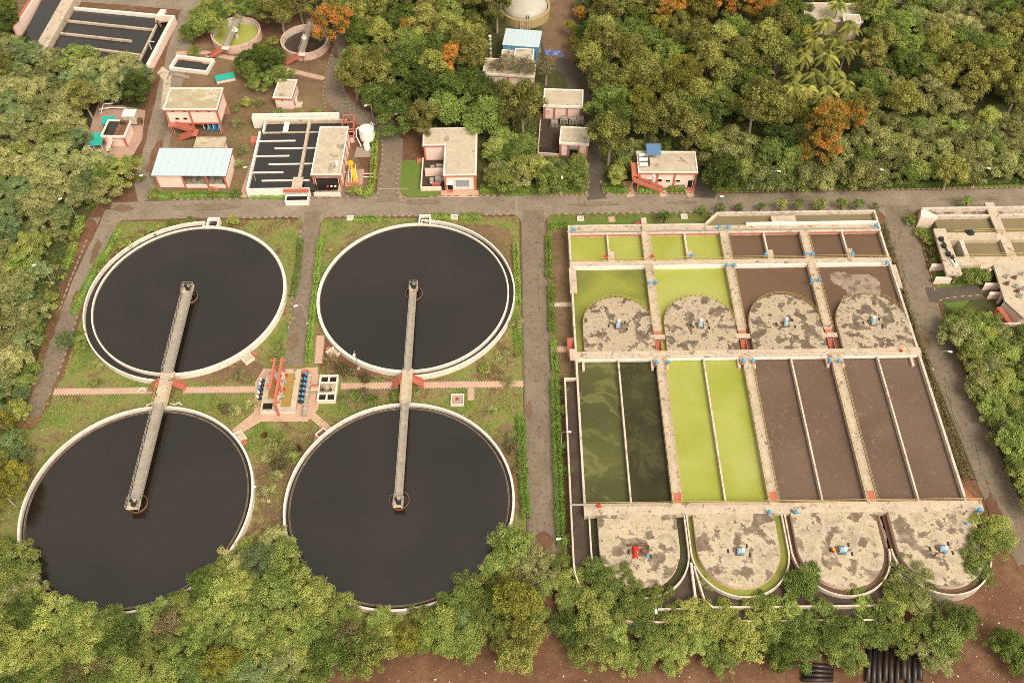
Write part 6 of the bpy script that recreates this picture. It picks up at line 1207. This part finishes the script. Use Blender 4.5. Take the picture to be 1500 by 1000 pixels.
# hedges
def hedge(line, wd, h, label, mat='leaf_hedge', dens=95, lump=0.25):
    rng = np.random.default_rng(int(abs(line[0][0]*10+line[0][1]*3))+5); wd *= 1.25; h *= 1.2; dens *= 1.1; sm_ = [np.array(p,float) for p in line]; t = root('hedge',(sm_[0][0],sm_[0][1],0),label,'hedge','hedges along the roads')
    d = [0.0]
    for i in range(1,len(sm_)): d.append(d[-1]+np.linalg.norm(sm_[i]-sm_[i-1]))
    n = int(d[-1]*dens*(wd+2*h)/2.4); s = rng.random(n)*d[-1]; x = np.interp(s,d,[p[0] for p in sm_]); y = np.interp(s,d,[p[1] for p in sm_]); dx = np.gradient(np.interp(np.linspace(0,d[-1],200),d,[p[0] for p in sm_])); dy = np.gradient(np.interp(np.linspace(0,d[-1],200),d,[p[1] for p in sm_])); ix = np.minimum(199,(s/d[-1]*199).astype(int)); tx, ty = dx[ix], dy[ix]; ln = np.hypot(tx,ty); tx, ty = tx/ln, ty/ln
    a = rng.uniform(-0.2,math.pi+0.2,n); lumpv = 1+lump*np.sin(s*2.1+np.sin(s*0.7)*3)*0.6+lump*rng.normal(size=n)*0.25
    off = np.sign(np.cos(a))*np.abs(np.cos(a))**0.6*wd/2*lumpv; zz = np.abs(np.sin(a))**0.5*h*lumpv*rng.uniform(0.75,1.05,n)
    C = np.stack([x-ty*off,y+tx*off,np.maximum(.05,zz)],1)-np.array([sm_[0][0],sm_[0][1],0]); N_ = np.stack([-ty*np.cos(a),tx*np.cos(a),np.abs(np.sin(a))+.2],1)+rng.normal(size=(n,3))*.4; Ls = rng.uniform(.16,.30,n)
    link('foliage',leafmesh('foliage',C,N_,Ls,Ls*.65,0.5+rng.normal(size=n)*.15+.12*np.sin(s*1.3),mat,rng),t)
    b = MB()
    for k in range(max(2,int(d[-1]/1.5))): q = d[-1]*(k+.5)/max(2,int(d[-1]/1.5)); p = (np.interp(q,d,[p[0] for p in sm_])-sm_[0][0],np.interp(q,d,[p[1] for p in sm_])-sm_[0][1]); b.tube([(p[0],p[1],0),(p[0]+.05,p[1],h*.7)],.04,5)
    o_ = b.build('stems','trunk',t); return t
def hp(*l): return [xy(a,b_,.5) for a,b_ in l]
hedge(hp((174,338),(153,372),(127,415),(106,460)),1.2,1.0,'long clipped hedge between the leftmost road and its clarifier')
hedge(hp((440,350),(437,390),(428,435)),1.0,.9,'clipped hedge on the left side of the road between the clarifiers')
hedge(hp((469,350),(463,410),(450,530)),1.0,.9,'long clipped hedge on the right side of the road between the clarifiers')
hedge(hp((519,320),(557,320)),1.3,.8,'short hedge on the verge left of the clarifier outlet box'); hedge(hp((562,320),(572,320)),1.1,.7,'tiny clump of hedge just left of the outlet box'); hedge(hp((622,318),(661,317)),1.5,1.0,'short bushy hedge just right of the outlet box'); hedge(hp((673,317),(706,317)),1.5,1.0,'short bushy hedge near the top of the straight road')
hedge(hp((755,357),(757,400),(759,446)),1.1,.9,'hedge on the left of the straight road beside the upper clarifier'); hedge(hp((756,452),(760,520)),1.3,.5,'low overgrown hedge on the left of the straight road above the path'); hedge(hp((763,612),(765,680),(771,760)),1.3,1.2,'thick bright hedge on the left of the straight road beside the lower clarifier')
hedge(hp((803,345),(804,408)),1.1,1.0,'hedge right of the straight road above the upper footbridge'); hedge(hp((806,418),(808,486)),1.1,1.0,'hedge right of the straight road between the two tank footbridges'); hedge(hp((810,500),(813,545)),1.1,1.0,'short hedge right of the straight road below the lower footbridge'); hedge(hp((812,556),(816,660),(822,800)),1.4,1.2,'long thick bright hedge right of the straight road beside the brown channel')
hedge(hp((806,332),(832,330)),1.2,.9,'short hedge at the top left corner of the aeration tank')
hedge(hp((703,277),(780,276),(857,274)),1.5,1.1,'clipped hedge along the main road between the office and the drive'); hedge(hp((882,275),(922,277)),1.5,1.0,'short hedge along the main road left of the control building'); hedge(hp((936,276),(964,278)),1.2,.9,'short hedge under the red stair of the control building'); hedge(hp((980,277),(1004,276)),1.2,.9,'short hedge under the front windows of the control building')
hedge(hp((1043,272),(1138,273)),1.6,1.1,'hedge along the main road between the control building and the brick path'); hedge(hp((1156,273),(1330,270),(1520,262)),1.6,1.1,'very long hedge along the main road at the right','leaf_green')
hedge(hp((553,192),(549,215),(546,262),(544,275),(530,288)),1.2,1.1,'bright curved hedge around the white tanks and yellow unit'); hedge(hp((366,285),(400,286),(438,287)),1.3,.7,'low hedge in front of the baffled tank'); hedge(hp((232,285),(290,284),(354,284)),1.3,.6,'ragged low hedge in front of the pale blue shed')
hedge(hp((120,318),(112,336)),1.1,.9,'short hedge left of the leftmost road near its bend'); hedge(hp((109,356),(97,388),(88,410)),1.1,.9,'hedge on the left kerb of the leftmost road'); hedge(hp((132,298),(150,292),(170,282)),1.5,1.0,'bright hedge at the outer bend of the leftmost road')
hedge([(81.9,19),(81.6,5),(81.4,-12),(81.8,-25),(82.5,-38),(82.9,-46)],1.7,1.1,'long dry brownish hedge between the aeration tank and the right road','leaf_dry',130,.5)
# grass and weeds as one cover
rng = np.random.default_rng(5)
def tufts(polys, n, name, label, mat, hs=(.15,.4), seed=1):
    rng = np.random.default_rng(seed); pts = []
    for poly,share in polys:
        xs_ = [p[0] for p in poly]; ys_ = [p[1] for p in poly]; m_ = int(n*share); cnt = 0
        while cnt < m_:
            x, y = rng.uniform(min(xs_),max(xs_)), rng.uniform(min(ys_),max(ys_)); cl = math.sin(x*.55+math.sin(y*.4)*2)+math.sin(y*.6+1.3*math.sin(x*.3))
            if cl < rng.normal()*.9-.3 or not inpoly((x,y),poly) : cnt += .25; continue
            pts.append((x,y)); cnt += 1
    Pp = np.array(pts); keep = np.ones(len(Pp),bool)
    for cx_,cy_ in ((-70,0),(-22,0),(-70,-49),(-22,-49)): keep &= np.hypot(Pp[:,0]-cx_,Pp[:,1]-cy_) > 22
    for e in EXCL[:-4]: keep &= ~inpoly_many(Pp[:,0],Pp[:,1],e)
    Pp = Pp[keep]; k = 3; C = np.repeat(Pp,k,0)+rng.normal(size=(len(Pp)*k,2))*.16; m_ = len(C); hh = rng.uniform(*hs,m_); C3 = np.column_stack([C,hh*.45]); N_ = rng.normal(size=(m_,3)); N_[:,2] = np.abs(N_[:,2])*1.2+.5; ax = rng.normal(size=(m_,3))*.7+np.array([0,0,.6])
    o = link(name,leafmesh(name,C3,N_,hh*1.3,hh*.5,.5+rng.normal(size=m_)*.2,mat,rng,ax)); tag(o,label,'grass',kind='stuff')
tufts([([(-95,23.5),(-49,23.5),(-47,-15),(-92.5,-20),(-92.5,0)],.22),([(-44.3,23.5),(0.6,23.5),(1.0,-22),(-44,-22)],.18),([(-93,-20),(-50,-20),(-50,-28),(-99,-60),(-102,-34)],.25),([(-52,-26),(0.8,-23),(1.0,-60),(-52,-60)],.35)],42000,'grass','patchy green grass and weeds on the ground around the clarifiers','grass_blade',(.12,.36),3)
tufts([([(6.9,22),(11,22),(9,-60),(7.2,-60)],.2),([(90.5,20),(97,18),(99,-2),(91,-4)],.15),([(8,24),(82,24),(82,22.4),(8,22.4)],.15),([(-8,31),(120,31.5),(120,34),(-8,33.5)],.25),([xy(228,170),xy(350,150),xy(480,170),xy(350,285)],.25)],14000,'grass','thin roadside grass beside the hedges and tanks','grass_blade',(.12,.32),4)
tufts([([(-125,-20),(-97,-20),(-99,30),(-125,60)],.3),([(-110,-25),(-98,-25),(-101,-62),(-112,-62)],.3),([(-20,36),(120,36),(120,60),(-20,60)],.4)],14000,'ground_cover','low weeds and undergrowth between the trees','leaf_green',(.3,.7),5)

# ------------------------------------------------------------------ lamp posts
pole = MB().tube([(0,0,0),(0,0,3),(0,0,6.2)],[0.11,0.09,0.06],8).mesh('pole','grey_metal'); arm = MB().tube([(0,0,6.1),(-0.5,0,6.45),(-1.0,0,6.5)],0.05,6).mesh('arm','grey_metal'); lamp = MB(); lamp.prism([(-1.75,-.2),(-0.95,-.16),(-0.95,.16),(-1.75,.2)],6.42,6.56); lamp = lamp.mesh('lamp_head','white_paint'); foot = MB().box(-.3,.3,-.3,.3,0,.3).mesh('base','walk_concrete')
for px,py,rz_,lb in ((1124,279,2.8,'near the brick path on the main road'),(1271.5,277,2.8,'on the main road verge below the orange tree'),(1424,275,2.8,'farthest right on the main road verge'),(821.5,284,1.6,'in front of the hedge by the meter room'),(953,281,1.5,'in front of the control building stair'),(548,183,0.4,'behind the large white tank'),(592,196,0.2,'at the curve beside the dark trees'),(451,474,0.3,'on the road between the upper clarifiers'),(525.5,540,1.6,'inside the burnt weeds below the upper right clarifier'),(394,734,0.4,'on the dirt between the two lower clarifiers'),(113,319,0.3,'at the outer bend of the leftmost road'),(228,285,0.3,'at the corner of the pale blue shed'),(77,415,0.3,'left of the leftmost road near the scrub'),(1365,541,2.9,'on the kerb of the right road beside the tank'),(821.5,658,3.1,'in the dark soil beside the brown side channel'),(828,811,0.1,'near the bottom left corner of the aeration tank'),(1042,317,3.0,'on the lawn beside the tank inlet'),(377,273,0.3,'at the front wall of the baffled tank'),(955,905,1.5,'below the aeration tank among the trees')):
    p = xy(px,py); e = root('street_lamp',(p[0],p[1],0),f'thin grey street lamp {lb}','street lamp','street lamps of the plant',rz_); 
    for nm,me in (('pole',pole),('arm',arm),('lamp_head',lamp),('base',foot)): link(nm,me,e)
# ------------------------------------------------------------------ black pipes on the dirt
pr = MB(); n_ = 16; 
def pipe_mesh(L_,r):
    b = MB(); b.ring(0,0,r*.86,r,0,L_,n=16); me = b.mesh('pipe','black_plastic'); me.polygons.foreach_set('use_smooth',[True]*len(me.polygons)); return me
pm = pipe_mesh(6.0,.42); pm2 = pipe_mesh(5.0,.38)
for k in range(10):
    a_ = at(1271+k*8.6,1000+(3 if k%3 else -2)-k*0.2,.42); o = link('drain_pipe',pm); o.location = (a_[0],a_[1],.42+(0.55 if k==6 else 0)); o.rotation_euler = (R(90),0,R(-14+180+(k*37%5-2))); tag(o,f'black plastic drain pipe, {ordinal(k)} from left in the stack on the dirt','pipe','black pipes stacked on the dirt')
for k in range(4):
    a_ = at(1176-k*0.5,972+k*7.5,.38); o = link('drain_pipe',pm2); o.location = (a_[0],a_[1],.38); o.rotation_euler = (R(90),0,R(83+k*2)); tag(o,f'black pipe lying crosswise under the trees, {ordinal(k)} from the top','pipe','black pipes lying crosswise')
# ------------------------------------------------------------------ loose things
for k,(px,py,lb,pts) in enumerate(((208,572,'short bent white plastic pipe on the grass near the walkway',[(-.9,-.4,.1),(-.3,.5,.1),(.5,.5,.1),(.9,-.2,.1)]),(225,592,'straight grey-white pipe leaning on the lower left clarifier',[(-1.3,-.4,.15),(1.2,.5,.9)]),(258,592,'tangle of white pipe pieces beside the walkway',[(-1.2,.2,.1),(-.2,-.3,.3),(.6,.4,.1),(1.2,-.3,.1)]))):
    p = xy(px,py); o = MB().tube(pts,.14,7).build('pipe_piece','white_paint'); o.location = (p[0],p[1],0); tag(o,lb,'pipe')
rr = random.Random(9); b = MB()
for k in range(420):
    px, py = (rr.uniform(560,1420),rr.uniform(965,1010)) if k < 200 else (rr.uniform(1400,1500),rr.uniform(840,1000)) if k < 300 else (rr.uniform(20,760),rr.uniform(560,640))
    p = at(px,py); s_ = rr.uniform(.05,.17); b.add([(p[0]+rr.uniform(-1,1)*s_*1.5,p[1]+rr.uniform(-1,1)*s_*1.5,rr.uniform(.02,s_)) for _ in range(4)],[(0,1,2),(0,2,3),(0,3,1),(1,3,2)],rr.randrange(3))
tag(b.build('litter',['white_paint','stone','kerb_pale']),'scattered pale stones and litter on the bare soil','litter',kind='stuff')
for k,(px,py,px2,py2) in enumerate(((905,965,935,958),(1050,960,1080,948),(1418,915,1432,940),(1395,945,1412,958))):
    a_, c_ = at(px,py), at(px2,py2); o = MB().tube([(0,0,.1),((c_[0]-a_[0])*.5,(c_[1]-a_[1])*.5+.3,.25),(c_[0]-a_[0],c_[1]-a_[1],.12)],[.12,.1,.05],6).build('fallen_branch','trunk_pale'); o.location = (a_[0],a_[1],0); tag(o,('bare fallen branch on the dirt under the trees','thin fallen branch left of the crosswise pipes','long fallen branch on the open dirt at right','short fallen branch near the pipe stack')[k],'branch')
# people on the covers: one skinned body each
def person(px,py,z,label,top,low,rz,lean=0.0,hat=None):
    p = at(px,py,z+.0); t = root('person',(p[0],p[1],z),label,'person',rz=rz)
    J = dict(pel=(0,0,.92),sp=(0,-.10*lean,1.18),ch=(0,-.30*lean,1.38),nk=(0,-.42*lean,1.50),hd=(0,-.50*lean,1.62),ht=(0,-.52*lean,1.74),lh=(.10,0,.88),lk=(.12,-.04-.1*lean,.48),la=(.12,.02,.08),lt=(.13,-.16,.04),rh=(-.10,0,.88),rk=(-.12,-.04-.1*lean,.48),ra=(-.12,.04,.08),rt=(-.13,-.14,.04),ls=(.19,-.30*lean,1.40),le=(.26,-.30*lean-.03,1.12),lw=(.24,-.30*lean-.18,.90),lf=(.23,-.30*lean-.25,.82),rs=(-.19,-.30*lean,1.40),re=(-.26,-.30*lean-.03,1.12),rw=(-.24,-.30*lean-.18,.90),rf=(-.23,-.30*lean-.25,.82))
    rad = dict(pel=.15,sp=.14,ch=.16,nk=.065,hd=.10,ht=.07,lh=.10,lk=.07,la=.05,lt=.04,rh=.10,rk=.07,ra=.05,rt=.04,ls=.075,le=.055,lw=.04,lf=.035,rs=.075,re=.055,rw=.04,rf=.035)
    E_ = 'pel-sp sp-ch ch-nk nk-hd hd-ht pel-lh lh-lk lk-la la-lt pel-rh rh-rk rk-ra ra-rt ch-ls ls-le le-lw lw-lf ch-rs rs-re re-rw rw-rf'.split(); ks = list(J)
    me = bpy.data.meshes.new('body'); me.from_pydata([J[k] for k in ks],[tuple(ks.index(q) for q in e.split('-')) for e in E_],[]); o = link('body',me,t)
    md = o.modifiers.new('skin','SKIN'); 
    for i,k in enumerate(ks): me.skin_vertices[0].data[i].radius = (rad[k],rad[k]*.85) if me.skin_vertices else None
    me.skin_vertices[0].data[0].use_root = True; o.modifiers.new('sub','SUBSURF').levels = 1; o.modifiers['sub'].render_levels = 1
    g = bpy.data.materials.get('body_'+top) or None
    if g is None:
        g = G('body_'+top,.85); zc = g.n('ShaderNodeTexCoord').outputs['Object']; sx = g.n('ShaderNodeSeparateXYZ'); g.L(zc,sx.inputs[0]); tc = {'cloth_pink':(.45,.20,.18),'cloth_maroon':(.16,.03,.03),'cloth_navy':(.03,.05,.12)}[top]
        g.color(g.ramp(g.math('DIVIDE',sx.outputs[2],1.8),[(0,(.03,.02,.02)),(.05,(.03,.04,.08)),(.50,tc),(.81,(.2,.11,.075))],'CONSTANT')); g = g.m
    me.materials.append(g)
    h_ = MB().lathe((0,-.51*lean,1.66),[(.115,0),(.118,.06),(.09,.12),(.03,.145)],12).build('hat' if hat else 'hair',hat or 'hair',t)
person(933.5,833,TZ+.1,'person in pink top and dark blue trousers standing on the first lower cover','cloth_pink','',R(30)); person(1411,754,TZ+.1,'person in a pink top by the lower walkway of the last cover','cloth_pink','',R(200)); person(1367,816,TZ+.1,'person in maroon with a white cap bending beside the last aerator drive','cloth_maroon','',R(140),.8,'white_paint')
for px,py,lb in ((1220,807,'small red drum with a yellow cap beside the third lower drive'),(1320,514,'small red drum with a yellow cap on the last upper cover')):
    p = at(px,py,TZ+.1); t = root('marker_drum',(p[0],p[1],TZ+.1),lb,'drum','red and yellow marker drums'); MB().lathe((0,0,0),[(.28,0),(.3,.3),(.26,.6)],12).build('body','red_paint',t); MB().lathe((.05,.05,.6),[(.26,0),(.26,.12),(.1,.18)],12).build('cap','yellow_paint',t)
p = at(1415,767,TZ+.1); o = MB().lathe((0,0,0),[(.2,0),(.26,.4),(.24,.42)],12).build('bucket','blue_paint'); o.location = (p[0],p[1],TZ+.1); tag(o,'dark blue bucket on the last lower cover near its right edge','bucket')
p = at(948,815,TZ+.1); o = MB().lathe((0,0,0),[(.24,0),(.26,.5),(.1,.6)],12).build('can','blue_paint'); o.location = (p[0],p[1],TZ+.1); tag(o,'small blue can beside the uncovered rusty drive','can')
